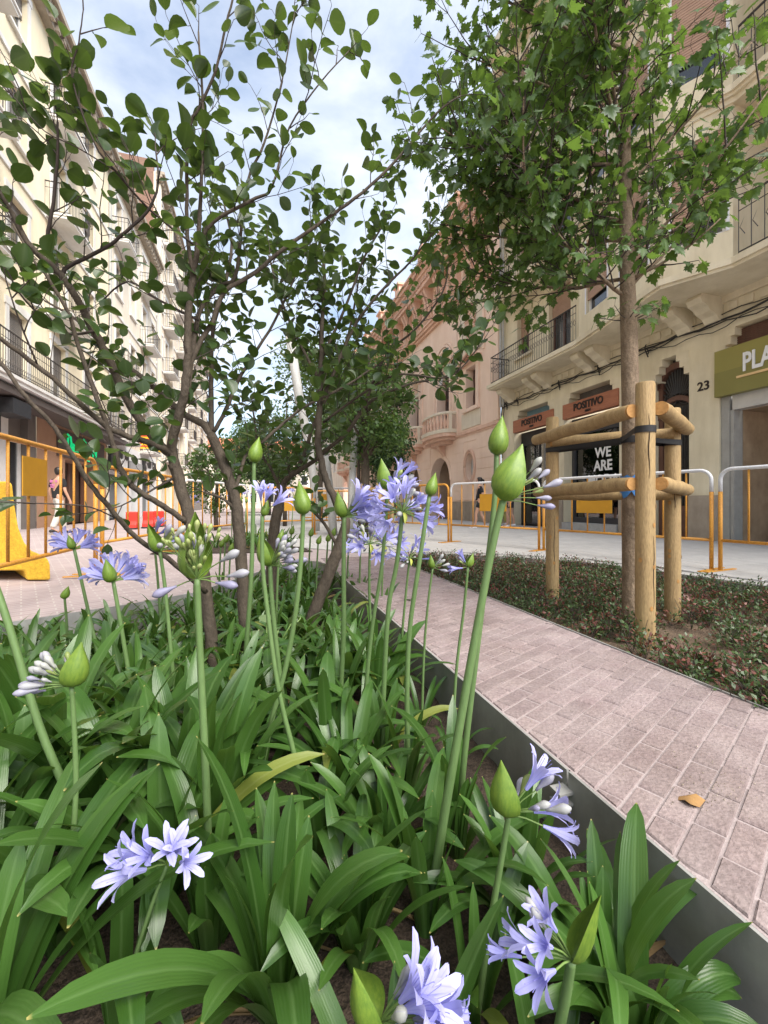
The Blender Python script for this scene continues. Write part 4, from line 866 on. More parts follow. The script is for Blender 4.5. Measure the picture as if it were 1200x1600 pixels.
# a drying crack and knots on the posts
ck = MB()
for (x, y, z, r), a0, zz in ((stk[0], -100, (.95, 1.36)), (stk[0], -70, (.15, .6)), (stk[2], -110, (.75, 1.0)), (stk[1], -95, (.2, .7))):
    pts = []
    for i in range(9): a = R(a0+4*math.sin(i*1.3)); f = i/8; pts.append(Vector((x+(r+.0012)*math.cos(a), y+(r+.0012)*math.sin(a), zz[0]+(zz[1]-zz[0])*f)))
    ck.tube(pts, [.0006+.0022*math.sin(math.pi*i/8) for i in range(9)], 4); ck.build('drying_crack', MT['letter'], sf); ck = MB()
for k in range(16):
    x, y, z, r = stk[k % 3]; a = R(-150+rng.random()*130); zz = rng.uniform(.05, 1.25)
    n = Vector((math.cos(a), math.sin(a), 0)); c = Vector((x, y, zz))+n*(r-.004); t_ = Vector((-n.y, n.x, 0)); q = [c+n*.006+t_*(.011*math.cos(u*.785))+Vector((0, 0, .016*math.sin(u*.785))) for u in range(8)]
    MB().add(q+[c+n*.0075], [(u, (u+1) % 8, 8) for u in range(8)]).build('knot', MT['endwood'], sf, True)
def rail(a, b, z0, z1, r, o0=.1, o1=.1, off=.085, half=False):
    A = Vector((stk[a][0], stk[a][1], z0)); B = Vector((stk[b][0], stk[b][1], z1)); d = (B-A).normalized(); c = Vector((1.78, 3.12, 0)); n = Vector((d.y, -d.x, 0))
    if n.dot(Vector((A.x, A.y, 0))-c) < 0: n = -n
    if half: n = -n
    A = A-d*o0+n*off; B = B+d*o1+n*off
    pts = [A+(B-A)*(i/6)+Vector((0, 0, .004*math.sin(i*2.1))) for i in range(7)]
    m = MB().tube([pts[0]-d*-.012]+pts[1:], [r*.9]+[r]*5+[r*.92], 16); o = m.build('rail', MT['wood'], sf, True); o.modifiers.new('e', 'EDGE_SPLIT').split_angle = R(50)
    e = MB().tube([A-d*.004, A+d*.02], r*.86, 16).build('rail_end', MT['endwood'], o)
rail(0, 1, 1.385, 1.375, .05, -.02, .14, .075); rail(0, 2, 1.395, 1.38, .05, -.03, .12, .075); rail(1, 2, 1.33, 1.33, .045, .0, .0, .07, True)
rail(0, 1, .925, .905, .048, -.02, .12, .075); rail(0, 2, .925, .91, .048, -.03, .12, .075); rail(1, 2, .87, .87, .043, .0, .0, .07, True)
def band(c, r, z, h, m, name, parent, n=20):
    b = MB(); vs = [(c[0]+rr*math.cos(2*math.pi*i/n), c[1]+rr*math.sin(2*math.pi*i/n), zz) for rr, zz in ((r, z-h/2), (r, z+h/2)) for i in range(n)]
    b.add(vs, [(i, (i+1) % n, n+(i+1) % n, n+i) for i in range(n)]); return b.build(name, m, parent, True)
st = thing('rubber_strap', 'black rubber strap tying the maple trunk to its three timber posts', 'strap', (1.8, 3.04, 1.27))
for x, y, z, r in stk: band((x, y), r+.004, 1.265, .042, MT['strap'], 'post_loop', st)
for x, y, z, r in stk:
    for sgn in (-1, 1):
        c = Vector((1.8, 3.04, 1.262)); q = Vector((x, y, 1.265)); d = (c-q).normalized(); n = Vector((-d.y, d.x, 0))*sgn
        a, e = q+n*(r+.002), c+n*.062; tw = Vector((0, 0, .019)); MB().add([a-tw, e-tw+Vector((0, 0, .006)), e+tw, a+tw], [(0, 1, 2, 3)]).build('strap_length', MT['strap'], st)
band((1.8, 3.04), .065, 1.265, .05, MT['strap'], 'trunk_loop', st)
# ---- yellow barrier block at the left edge
bp = [(-3.53, .012), (-3.535, .17), (-3.56, .235), (-3.63, .275), (-3.72, .31), (-3.8, .40), (-3.86, .55), (-3.90, .78), (-3.925, 1.0), (-3.96, 1.03), (-4.2, 1.03), (-4.24, 1.0), (-4.27, .78), (-4.31, .55), (-4.37, .4), (-4.47, .31), (-4.6, .25), (-4.64, .17), (-4.64, .012), (-4.42, .012), (-4.40, .11), (-3.80, .11), (-3.775, .012)]
blk = thing('barrier_block', 'worn yellow moulded barrier block standing behind the left fence panel', 'barrier', (-4.08, 4.7, 0))
o = MB().prism([(x+.1, 4.28, z) for x, z in bp], [(x-.82, 5.1, z) for x, z in bp]).build('body', MT['block'], blk); bevel(o, .02, 3)
b = MB(); b.add([(-3.68, 4.36, .322), (-3.58, 4.36, .285), (-3.78, 4.54, .285), (-3.88, 4.54, .322)], [(0, 1, 2, 3)]); b.build('pocket', mat('pocket shade', (.34, .21, .04), None, 9, .8), blk)  # flat quad on the slope; the recess's shade is painted as darker yellow
# red and white water barriers far left
for i, (px, Y) in enumerate(((206, 13.0), (232, 13.6), (248, 14.4))):
    p = at(px, 787, Y); p.z = 0; t = thing('traffic_barrier', ('red plastic barrier, leftmost of three beyond the left fence', 'red plastic barrier, middle of three beyond the left fence', 'red plastic barrier, rightmost of three beyond the left fence')[i], 'barrier', tuple(p), TH, 'red barriers')
    pr = [(-.16, 0), (.16, 0), (.14, .14), (.07, .25), (.06, .55), (-.06, .55), (-.07, .25), (-.14, .14)]
    o = MB().prism([(-.16, a, z) for a, z in pr], [(.16, a, z) for a, z in pr]).build('body', mat('red plastic', (.68, .04, .025), None, 4, .45), t, keep=False); bevel(o, .03)
    MB().box(-.17, .17, -.19, .19, .0, .05).build('foot', MT['black'], t, keep=False)
# pale poles
def pole(pts, r, label):
    P = [at(*p) for p in pts]; P[-1].z = min(P[-1].z, -.01) if len(pts[-1]) == 3 else P[-1].z
    tag(MB().tube(P, r, 10).build('pole', MT['pole'], smooth=True), label, 'pole')
pole([(452, 520, 12.0), (468, 625, 12.0), (482, 690, 12.0), (489, 745, 12.0), (493, 800, 12.0), (495, 836, 12.0)], [.13, .13, .12, .11, .1, .1], 'tall bent pale grey pole left of the leaning tree')
pole([(508, 700, 10.4), (513, 740, 10.4), (518, 790, 10.4), (521, 838, 10.4)], [.08, .085, .1, .11], 'shorter pale grey pole beside the orange plate')
pole([(556, 660, 9.6), (553, 700, 9.6), (550, 760, 9.6), (548, 842, 9.6)], [.085, .085, .085, .085], 'slim pale grey pole beside the brown young trunk')
# small stake frame round the far tree
sf2 = thing('tree_stake_frame', 'small distant timber stake frame behind the blue flowers', 'tree stake', tuple(gr(595, 842)))
for px, Y in ((566, 9.4), (592, 8.9), (612, 9.6)):
    q = at(px, 787, Y); MB().tube([(q.x, q.y, -.02), (q.x, q.y, 1.25)], .055, 10).build('post', MT['wood'], sf2, True)
for (a, Ya), (b_, Yb) in (((566, 9.4), (592, 8.9)), ((592, 8.9), (612, 9.6)), ((566, 9.4), (612, 9.6))):
    for z in (1.1, .7): p, q = at(a, 787, Ya), at(b_, 787, Yb); MB().tube([(p.x, p.y-.08, z), (q.x, q.y-.08, z)], .045, 8).build('rail', MT['wood'], sf2, True)
# ============================================================ trees
MT['bark'] = mat('grey brown bark', (.105, .082, .06), (.055, .042, .03), 18, .85, .5, 60, stretch=(1, 1, .5), fine=.25)
MT['twig'] = mat('dark twig', (.06, .043, .036), (.035, .026, .022), 20, .8)
MT['mbark'] = mat('maple bark', (.29, .215, .145), (.17, .122, .083), 12, .9, .6, 50, stretch=(1, 1, .6), fine=.3)
MT['leafA'] = leafmat('round leaf', (.019, .042, .013), (.048, .09, .024), (.13, .21, .032), .36, .32, (.09, .14, .05))
MT['leafM'] = leafmat('maple leaf', (.032, .076, .017), (.07, .135, .03), (.18, .30, .045), .45, .40, (.11, .19, .05))
MT['leafB'] = leafmat('far leaf', (.03, .07, .016), (.075, .14, .035), (.16, .26, .04), .5, .3)
def leaf_template(prof, fold=.12, curl=.12):
    v = []; uv = []; k = len(prof)
    for i, (y, hw) in enumerate(prof):
        z = -curl*(y**2)
        for j, x in enumerate((-1, -.5, 0, .5, 1)): v.append((x*hw, y, z+abs(x)*hw*fold*2)); uv.append((j/4, y))
    f = [(i*5+j, i*5+j+1, (i+1)*5+j+1, (i+1)*5+j) for i in range(k-1) for j in range(4)]
    return v, f, uv
LEAF_A = [leaf_template([(0, .01), (.07, .13), (.2, .27), (.4, .36), (.6, .37), (.78, .29), (.91, .16), (1, .01)], fo, cu) for fo, cu in ((.12, .1), (.28, .22), (.05, -.08), (.4, .1))]
def star(pts, cup=.1):
    v = [(0, 0, 0)]+[(x, y, -cup*(x*x+y*y)) for x, y in pts]; n = len(pts)
    return v, [(0, i+1, (i+1) % n+1) for i in range(n)], [(.5, 0)]+[(.5+x*.5, max(0, min(.9, y))) for x, y in pts]
_m = [(.02, -.0), (.16, -.10), (.22, .02), (.44, .04), (.34, .16), (.58, .34), (.40, .36), (.42, .52), (.22, .46), (.24, .66), (.12, .70), (0, 1)]
MAPLE = [star(_m+[(-x, y) for x, y in _m[::-1][1:]], c) for c in (.25, -.1, .45)]
def smooth_line(pts, n=4):
    P = [np.array(p, float) for p in pts]; res = []
    for i in range(len(P)-1):
        p0, p1, p2, p3 = P[max(i-1, 0)], P[i], P[i+1], P[min(i+2, len(P)-1)]
        for k in range(n):
            t = k/n; res.append(.5*((2*p1)+(-p0+p2)*t+(2*p0-5*p1+4*p2-p3)*t*t+(-p0+3*p1-3*p2+p3)*t**3))
    res.append(P[-1]); return res
def rv(r=rng): 
    while True:
        v = Vector((r.uniform(-1, 1), r.uniform(-1, 1), r.uniform(-1, 1)))
        if .05 < v.length < 1: return v.normalized()
def place_leaves(tree, L, templ, m, maxobj=300):
    """L: list of matrices; the ones that show largest become leaf objects, the rest one mesh"""
    def score(M):
        p = M.translation; y = max(p.y, .2); px, py = 600+p.x/y*FOC, HOR-(p.z-ZC)/y*FOC
        sc = M.to_scale()[1]/y
        return sc if -20 < px < 1220 and -20 < py < 1620 else 0
    L = sorted(L, key=score, reverse=True); me = []
    for v, f, uv in templ:
        b = MB(); b.v = list(v); b.f = list(f); b.uv = list(uv); me.append(b.mesh('leaf', m, True))
    for i, M in enumerate(L[:maxobj]):
        o = link('leaf', me[i % len(me)], tree); o.matrix_basis = M
    groups = [L[maxobj:][k::len(templ)] for k in range(len(templ))]; first = None; allb = MB(); allb.uv = []; rn = []
    for (v, f, uv), G in zip(templ, groups):
        if not G: continue
        tv = np.array(v); A = np.array([[list(r) for r in M] for M in G]); V = np.einsum('kij,nj->kni', A[:, :3, :3], tv)+A[:, None, :3, 3]; n = len(v); base = len(allb.v)
        allb.v += V.reshape(-1, 3).tolist(); allb.f += [tuple(i+q*n+base for i in ff) for q in range(len(G)) for ff in f]; allb.uv += list(uv)*len(G); rn += [x for x in (rng.random() for _ in G) for _ in range(n)]
    if allb.v:
        allb.rnd = rn; o = allb.build('foliage', m, tree, True); o['kind'] = 'stuff'
def branch_tree(name, label, base, lines, twigs, leaf=(.06, .10), spacing=.085, tl=(.12, .38), dens=1.0, cat='tree', up=.45):
    T = thing(name, label, cat, base); tw = MB(); Ls = []
    def twig(p, d, ln, depth=0):
        pts = [p]; q = p.copy(); n = max(3, int(ln/.05)); dd = d.copy()
        for i in range(n): dd = (dd+rv()*.22+Vector((0, 0, .05))).normalized(); q = q+dd*(ln/n); pts.append(q.copy())
        r0 = .0028 if depth == 0 else .0018
        tw.tube(pts, [r0*(1-.6*i/n) for i in range(n+1)], 4, False)
        side = rv(); side = (side-dd*side.dot(dd)).normalized()
        for i in range(1, n+1):
            if rng.random() > dens: continue
            s = side if i % 2 else -side; s = (s+rv()*.5).normalized()
            ld = (dd*(.5 if i < n else 1.2)+s*.9+Vector((0, 0, -.18))).normalized(); nr = (Vector((0, 0, 1))+rv()*.75).normalized()
            sz = rng.uniform(*leaf)*(1.0 if i < n else .85); st = pts[i]+ld*.014
            tw.tube([pts[i], st], .0012, 3, False); Ls.append(basis(st, ld, nr, sz, sz*rng.uniform(.88, 1.15)))
        if depth == 0 and ln > .25:
            for i in range(1, n, 2):
                if rng.random() < .55: twig(pts[i], (dd+rv()*.9).normalized(), ln*.45, 1)
    for li, (pts, tdens) in enumerate(lines):
        sp = smooth_line([(*at(p[0], p[1], p[2]), p[3]/FOC*p[2]) for p in pts]); P = [Vector(q[:3]) for q in sp]; rad = [max(q[3]*.74, .0016) for q in sp]
        P = [p+rv()*min(r*.25, .004) for p, r in zip(P, rad)]
        MB().tube(P, rad, 10 if rad[0] > .01 else 6).build('trunk' if li == 0 else 'branch', MT['bark'] if rad[0] > .010 else MT['twig'], T, True)
        if tdens <= 0: continue
        acc = 0
        for a, b, r in zip(P, P[1:], rad[1:]):
            seg = (b-a).length; acc += seg
            while acc > spacing/tdens:
                acc -= spacing/tdens; d = (b-a).normalized()
                o = rv(); o = (o-d*o.dot(d)).normalized(); twig(b+o*r*.8, (d*.55+o*.75+Vector((0, 0, up))).normalized(), rng.uniform(*tl))
        twig(P[-1], (P[-1]-P[-2]).normalized(), rng.uniform(*tl)*.8)
    o = tw.build('twigs', MT['twig'], T, True); o['kind'] = 'stuff'
    place_leaves(T, Ls, LEAF_A, MT['leafA']); return len(Ls)
tA = [
 ([(337, 1120, 2.25, 14), (332, 1020, 2.24, 13), (318, 900, 2.22, 12), (300, 830, 2.2, 12), (286, 775, 2.2, 12), (272, 725, 2.2, 12)], 0),
 ([(275, 735, 2.2, 11), (268, 695, 2.18, 10), (287, 620, 2.12, 9), (293, 567, 2.1, 8), (294, 510, 2.08, 7.5), (301, 433, 2.05, 6.5), (309, 385, 2.02, 5), (315, 267, 1.95, 3.2), (317, 167, 1.9, 2.6), (310, 50, 1.85, 1.8)], .55),
 ([(303, 430, 2.05, 4.5), (293, 367, 2.0, 4), (292, 283, 1.95, 3.5), (296, 200, 1.92, 3.2), (313, 165, 1.9, 3), (337, 110, 1.86, 2.6), (353, 40, 1.82, 2.3), (366, -10, 1.8, 2)], .45),
 ([(307, 390, 2.05, 4.5), (333, 347, 2.05, 4), (400, 310, 2.05, 3.2), (425, 292, 2.05, 2.5), (452, 200, 2.05, 1.8), (500, 130, 2.05, 1.4), (545, 80, 2.05, 1)], .7),
 ([(292, 590, 2.1, 6), (300, 560, 2.15, 5.5), (333, 500, 2.2, 5), (350, 457, 2.22, 4.6), (400, 425, 2.25, 4.2), (450, 383, 2.28, 3.8), (517, 337, 2.3, 3.3), (567, 300, 2.3, 3), (617, 253, 2.3, 2.6), (650, 213, 2.3, 2.3), (693, 167, 2.3, 2), (720, 150, 2.3, 1.4)], .75),
 ([(293, 617, 2.12, 6), (310, 493, 2.2, 5), (340, 450, 2.3, 4.5), (367, 433, 2.3, 4), (377, 360, 2.3, 3.2), (387, 283, 2.3, 2.8), (412, 225, 2.3, 2.2), (440, 130, 2.3, 1.6), (460, 20, 2.3, 1)], .7),
 ([(268, 712, 2.2, 7), (247, 697, 2.1, 6.5), (187, 677, 1.95, 6), (150, 653, 1.85, 5.5), (93, 600, 1.75, 5), (60, 573, 1.7, 5), (0, 528, 1.6, 4.5), (-60, 480, 1.5, 4)], .25),
 ([(266, 710, 2.2, 9), (233, 675, 2.15, 9), (200, 627, 2.1, 8.5), (173, 567, 2.02, 8), (147, 517, 1.95, 7.5), (110, 450, 1.85, 7), (80, 414, 1.8, 6.5), (50, 388, 1.75, 6), (20, 336, 1.7, 5), (0, 300, 1.65, 4), (-25, 240, 1.6, 3)], .55),
 ([(66, 400, 1.78, 4), (76, 360, 1.75, 3.6), (83, 317, 1.72, 3.2), (90, 240, 1.68, 2.8), (90, 190, 1.65, 2)], .9),
 ([(97, 430, 1.83, 4.5), (108, 416, 1.83, 4), (160, 390, 1.82, 3.6), (187, 370, 1.8, 3.3), (230, 330, 1.78, 2.8), (247, 287, 1.76, 2.2), (243, 230, 1.75, 1.5)], .8),
 ([(302, 382, 2.0, 2.6), (233, 327, 1.85, 2.4), (180, 267, 1.7, 2.2), (147, 223, 1.62, 2), (113, 123, 1.55, 1.8), (123, 67, 1.52, 1.6), (130, 15, 1.5, 1.2)], .6),
 ([(322, 925, 2.15, 5.5), (275, 882, 2.0, 5.2), (215, 842, 1.85, 5), (170, 792, 1.72, 5), (140, 755, 1.65, 4.8), (100, 690, 1.55, 4.6), (72, 652, 1.5, 4.4), (40, 620, 1.45, 4.2), (0, 565, 1.4, 4), (-60, 500, 1.35, 4)], .12),
 ([(290, 815, 2.18, 6), (270, 800, 2.12, 6), (240, 782, 2.05, 6), (207, 760, 1.98, 6), (190, 737, 1.95, 5.8), (180, 705, 1.92, 5.5), (172, 680, 1.9, 5), (150, 620, 1.85, 4.6), (123, 543, 1.8, 4.2), (110, 497, 1.76, 3.8), (77, 437, 1.7, 3.2), (53, 407, 1.68, 2.8), (20, 350, 1.65, 2)], .4),
 ([(185, 812, 1.78, 1.6), (140, 792, 1.62, 1.5), (75, 787, 1.5, 1.4), (0, 784, 1.42, 1.3), (-40, 783, 1.4, 1.2)], .25),
 ([(150, 517, 1.95, 3), (100, 520, 1.8, 2.4), (40, 470, 1.7, 2), (10, 420, 1.65, 1.6)], .9),
 ([(180, 267, 1.7, 1.6), (120, 230, 1.65, 1.4), (70, 205, 1.62, 1.2), (20, 150, 1.6, 1)], .8),
 ([(60, 573, 1.7, 2), (30, 500, 1.6, 1.6), (10, 440, 1.55, 1.2)], .7),
 ([(274, 745, 2.2, 3), (230, 770, 2.05, 2), (190, 790, 1.95, 1.4)], 1.3),
 ([(310, 500, 2.15, 3), (250, 470, 2.2, 2.4), (200, 440, 2.3, 2), (160, 470, 2.35, 1.5)], .8)]
n1 = branch_tree('young_tree', 'young multi-stemmed tree with round leaves, forking behind the left flower heads', tuple(at(337, 1100, 2.25)), tA, None, spacing=.080, leaf=(.048, .100))
tB = [
 ([(390, 1085, 2.55, 13), (384, 1000, 2.54, 12), (377, 880, 2.52, 12), (370, 795, 2.5, 12), (357, 748, 2.5, 11), (347, 720, 2.5, 10.5), (330, 678, 2.48, 10)], 0),
 ([(333, 684, 2.48, 8), (317, 663, 2.48, 8), (290, 648, 2.5, 7), (230, 596, 2.55, 5.5), (198, 571, 2.58, 5), (174, 553, 2.6, 4), (120, 500, 2.65, 3), (70, 470, 2.7, 2)], .45),
 ([(331, 683, 2.48, 6), (330, 600, 2.5, 5), (333, 517, 2.52, 4.2), (350, 450, 2.55, 3.5), (362, 380, 2.58, 2.8), (350, 320, 2.6, 2)], .75),
 ([(334, 674, 2.48, 4.5), (353, 640, 2.5, 4), (372, 595, 2.52, 3.6), (393, 560, 2.55, 3.2), (430, 500, 2.6, 2.6), (462, 430, 2.65, 2)], .9),
 ([(366, 775, 2.5, 4), (383, 715, 2.55, 3.6), (415, 686, 2.6, 3.3), (435, 668, 2.62, 3.1), (472, 638, 2.65, 3), (508, 620, 2.7, 2.8), (545, 600, 2.75, 2.4), (590, 570, 2.8, 1.8)], .7),
 ([(372, 800, 2.5, 4), (350, 780, 2.45, 3), (320, 770, 2.4, 2.2)], 1.2)]
n2 = branch_tree('young_tree', 'second young round-leaved tree with a straight trunk right of the fork', tuple(at(390, 1070, 2.55)), tB, None, spacing=.066, leaf=(.055, .098))
tC = [
 ([(424, 960, 3.75, 12), (424, 900, 3.72, 11), (428, 830, 3.7, 11), (436, 785, 3.7, 10.5), (440, 757, 3.7, 10)], 0),
 ([(440, 760, 3.7, 5), (452, 746, 3.68, 5), (481, 727, 3.6, 4.8), (508, 706, 3.55, 4.5), (545, 672, 3.45, 4), (569, 637, 3.4, 3.7), (595, 618, 3.35, 3.2), (640, 600, 3.3, 2.6), (690, 590, 3.25, 2), (720, 575, 3.2, 1.5)], .6),
 ([(440, 758, 3.7, 5), (468, 725, 3.7, 4.5), (479, 701, 3.7, 4.2), (490, 664, 3.7, 3.8), (520, 600, 3.7, 3), (545, 520, 3.7, 2.5), (560, 440, 3.7, 1.8)], .95),
 ([(438, 765, 3.7, 4), (425, 735, 3.7, 3), (405, 700, 3.7, 2.2), (395, 640, 3.7, 1.6)], 1.0),
 ([(569, 637, 3.4, 3), (600, 560, 3.3, 2.6), (650, 513, 3.2, 2.2), (690, 460, 3.1, 1.8), (700, 420, 3.05, 1.3)], .42)]
n3 = branch_tree('young_tree', 'third young round-leaved tree with a low crossing fork behind the slim bud', tuple(at(424, 950, 3.75)), tC, None, spacing=.066, leaf=(.06, .10), tl=(.15, .42))
tD = [
 ([(474, 1010, 3.05, 14), (490, 960, 3.05, 13), (513, 897, 3.05, 12.5), (533, 847, 3.05, 12), (540, 815, 3.05, 9.5), (530, 795, 3.05, 8), (516, 765, 3.05, 7.5), (507, 743, 3.05, 7.5), (502, 717, 3.05, 7.3)], 0),
 ([(502, 720, 3.05, 7.3), (497, 692, 3.05, 6.8), (499, 637, 3.05, 6.2), (502, 567, 3.05, 5.4), (503, 507, 3.05, 4.6), (508, 440, 3.05, 3.6), (500, 380, 3.05, 2.6)], .9),
 ([(525, 850, 3.05, 4), (508, 820, 3.05, 3.4), (483, 793, 3.05, 2.6)], .5),
 ([(499, 640, 3.05, 4), (530, 560, 3.0, 3.4), (560, 500, 2.95, 3), (600, 450, 2.9, 2.6), (640, 410, 2.85, 2), (680, 360, 2.8, 1.5)], .55),
 ([(503, 600, 3.05, 4), (470, 540, 3.1, 3.2), (440, 470, 3.1, 2.6), (420, 400, 3.1, 2)], 1.0),
 ([(505, 660, 3.05, 3), (560, 620, 2.9, 2.6), (620, 585, 2.75, 2.2), (700, 590, 2.6, 1.8), (745, 545, 2.55, 1.2)], .8),
 ([(502, 560, 3.05, 3.4), (540, 480, 3.1, 2.8), (570, 400, 3.1, 2.2), (600, 350, 3.1, 1.6)], .75)]
n4 = branch_tree('young_tree', 'young round-leaved tree with a slanting trunk leaning right over the planter', tuple(at(474, 1005, 3.05)), tD, None, spacing=.062, leaf=(.055, .10), tl=(.15, .42))
print('leaves', n1, n2, n3, n4)
# ---- the staked maple
mp_ = thing('maple_tree', 'staked young maple with lobed leaves standing in the shrub bed', 'tree', (1.8, 3.04, BEDZ))
ctr = lambda z: Vector((1.8-.012*(z-1)+.01*math.sin(z*1.7), 3.04+.01*math.sin(z*2.3), z))
tz = [-.15, -.08, .0, .3, .7, 1.1, 1.5, 1.9, 2.2, 2.5, 3.0, 3.5, 4.0, 4.6, 5.2, 6.0]
tr = [.085, .072, .066, .063, .062, .060, .058, .056, .055, .048, .042, .037, .032, .027, .02, .01]
MB().tube([ctr(z) for z in tz], tr, 16).build('trunk', MT['mbark'], mp_, True)
b = MB()
for i in range(7): 
    a = R(150+i*24); b.v += [(1.8+.0665*math.cos(a), 3.04+.0665*math.sin(a), .86+.03*math.sin(i*2)), (1.8+.0665*math.cos(a), 3.04+.0665*math.sin(a), 1.0+.02*math.sin(i*3))]
b.f = [(2*i, 2*i+2, 2*i+3, 2*i+1) for i in range(6)]; b.build('paint_mark', mat('blue paint mark', (.05, .2, .5), None, 9, .7), mp_, True)
ml = []; mtw = MB(); mr = random.Random(5)
def mtwig(p, d, ln, r0, lf=True, lv=0):
    n = max(3, int(ln/.09)); pts = [p]; q = p.copy(); dd = d.copy()
    for i in range(n): dd = (dd+rv(mr)*.16+Vector((0, 0, .03))).normalized(); q = q+dd*(ln/n); pts.append(q.copy())
    rad = [r0*(1-.75*i/n)+.0012 for i in range(n+1)]
    if r0 > .008: MB().tube(pts, rad, 7).build('branch', MT['mbark'], mp_, True)
    else: mtw.tube(pts, rad, 4, False)
    for i in range(1, n+1):
        if lv == 0 or i > 1:
            side = rv(mr); side = (side-dd*side.dot(dd)).normalized()
            for s in (side, -side):
                if lv < 2 and i < n and mr.random() < ((.85 if lv == 0 else .32)*(.96 if d.x < 0 else .48)): mtwig(pts[i], (dd*.7+s*.8+Vector((0, 0, .1))).normalized(), ln*mr.uniform(.28, .5), r0*.4, True, lv+1)
                if lv > 0 or i > n*.5:
                    pe = (dd*.5+s*.8+Vector((0, 0, -.15))+rv(mr)*.3).normalized(); st = pts[i]+pe*mr.uniform(.03, .06)
                    mtw.tube([pts[i], st], .0012, 3, False); ld = (pe*.7+Vector((0, 0, -.65))+rv(mr)*.3).normalized(); nr = (Vector((0, 0, .55))+pe*.5+rv(mr)*.6).normalized()
                    sz = mr.uniform(.052, .098); ml.append(basis(st, ld, nr, sz, sz*mr.uniform(.9, 1.15)))
heights = [2.3+i*.14 for i in range(19)]
for i, z in enumerate(heights):
    left = i % 4 != 2
    az = R(mr.uniform(105, 222)) if left else R(mr.uniform(-35, 80))
    el = R(mr.uniform(8, 34)) if left else R(mr.uniform(35, 62))
    ln = mr.uniform(1.15, 1.6) if left else mr.uniform(.9, 1.3)
    if z > 3.6: ln *= .85
    d = Vector((math.cos(az)*math.cos(el), math.sin(az)*math.cos(el), math.sin(el))); mtwig(ctr(z)+d*.03, d, ln, .013 if left else .011)
for az, el, ln, z in ((-10, 50, 1.4, 2.35), (25, 42, 1.2, 2.4), (-30, 10, .6, 2.42), (5, 62, 1.4, 2.75)):
    d = Vector((math.cos(R(az))*math.cos(R(el)), math.sin(R(az))*math.cos(R(el)), math.sin(R(el)))); mtwig(ctr(z), d, ln, .012)
for az in (170, 215, 250, 290, 330, 20): 
    d = Vector((math.cos(R(az)), math.sin(R(az)), .15)).normalized(); mtwig(ctr(2.13)+d*.05, d, .16, .003, True, 2)
o = mtw.build('twigs', MT['twig'], mp_, True); o['kind'] = 'stuff'
place_leaves(mp_, ml, MAPLE, MT['leafM']); print('maple leaves', len(ml))
# ---- background trees
def bg_tree(label, base, h, crown_z, rx, rz, n, size, m, tr=.09, seed=1, lean=0.0, trunkm=None):
    r = random.Random(seed); T = thing('street_tree', label, 'tree', tuple(base)); B = Vector(base); top = B+Vector((lean, 0, h))
    MB().tube([B+(top-B)*(i/6)+rv(r)*.02*i for i in range(7)], [tr*(1-.8*i/6) for i in range(7)], 9).build('trunk', trunkm or MT['bark'], T, True)
    L = []; lobes = []
    for i in range(16): q = rv(r); lobes.append((B+Vector((lean*.8+q.x*rx*.65, q.y*rx*.65, crown_z+q.z*rz*.72)), r.uniform(.28, .5)))
    for c, k in lobes:
        s0 = B+(top-B)*min(.9, max(.35, (c.z-B.z)/h*.75)); MB().tube([s0, (s0+c)/2+Vector((0, 0, .06)), c], [tr*.3, tr*.18, tr*.06], 5).build('branch', trunkm or MT['bark'], T, True)
    for i in range(n):
        c, k = r.choice(lobes); q = rv(r)*(r.random()**.45); p = c+Vector((q.x*rx*k, q.y*rx*k, q.z*rz*k)); L.append(basis(p, (rv(r)+Vector((0, 0, -.3))), Vector((0, 0, 1))+rv(r)*.8, size*r.uniform(.7, 1.2)))
    v = [(0, 0, 0), (.3, .4, .06), (0, 1, 0), (-.3, .4, .06)]; me = inst('crown', v, [(0, 1, 2, 3)], L, m, [(1, 0), (.9, .4), (1, 1), (.9, .4)]); o = link('crown', me, T); o['kind'] = 'stuff'
leafD = leafmat('dark far leaf', (.016, .042, .012), (.04, .085, .025), (.08, .14, .03), .5, .25)
bg_tree('young street tree with a pale brown trunk behind the blue flower heads', at(566, 842, 9.45), 4.2, 3.0, 1.25, 1.3, 5200, .11, MT['leafB'], .14, 3, .1, MT['bark'])
bg_tree('dark dense tree standing before the far salmon arches', at(605, 820, 15.5), 4.2, 2.6, 1.1, 1.7, 5000, .14, leafD, .1, 4)
bg_tree('light green tree in the middle of the street beside the bent pole', at(500, 815, 17), 7.6, 5.0, 2.4, 2.7, 7000, .16, MT['leafB'], .13, 5)
bg_tree('fine-leaved tree behind the crossing fork', at(445, 822, 14.5), 4.4, 2.7, 1.2, 1.6, 4200, .12, MT['leafB'], .08, 6)
bg_tree('low tree beyond the left fence with bright leaves', at(338, 830, 12.5), 2.9, 1.6, 1.0, 1.1, 3000, .11, MT['leafB'], .07, 7)
bg_tree('far tree closing the view left of the bent pole', at(420, 805, 28), 7.0, 4.2, 2.6, 2.6, 5000, .22, leafD, .15, 8)
bg_tree('far broad tree before the tiled house at the street end', at(395, 803, 36), 8.5, 5.0, 3.4, 3.2, 6000, .26, MT['leafB'], .16, 12)
bg_tree('far tree before the salmon house, right of the bent pole', at(560, 805, 27), 10, 6.5, 3.0, 3.5, 6000, .24, MT['leafB'], .15, 9)
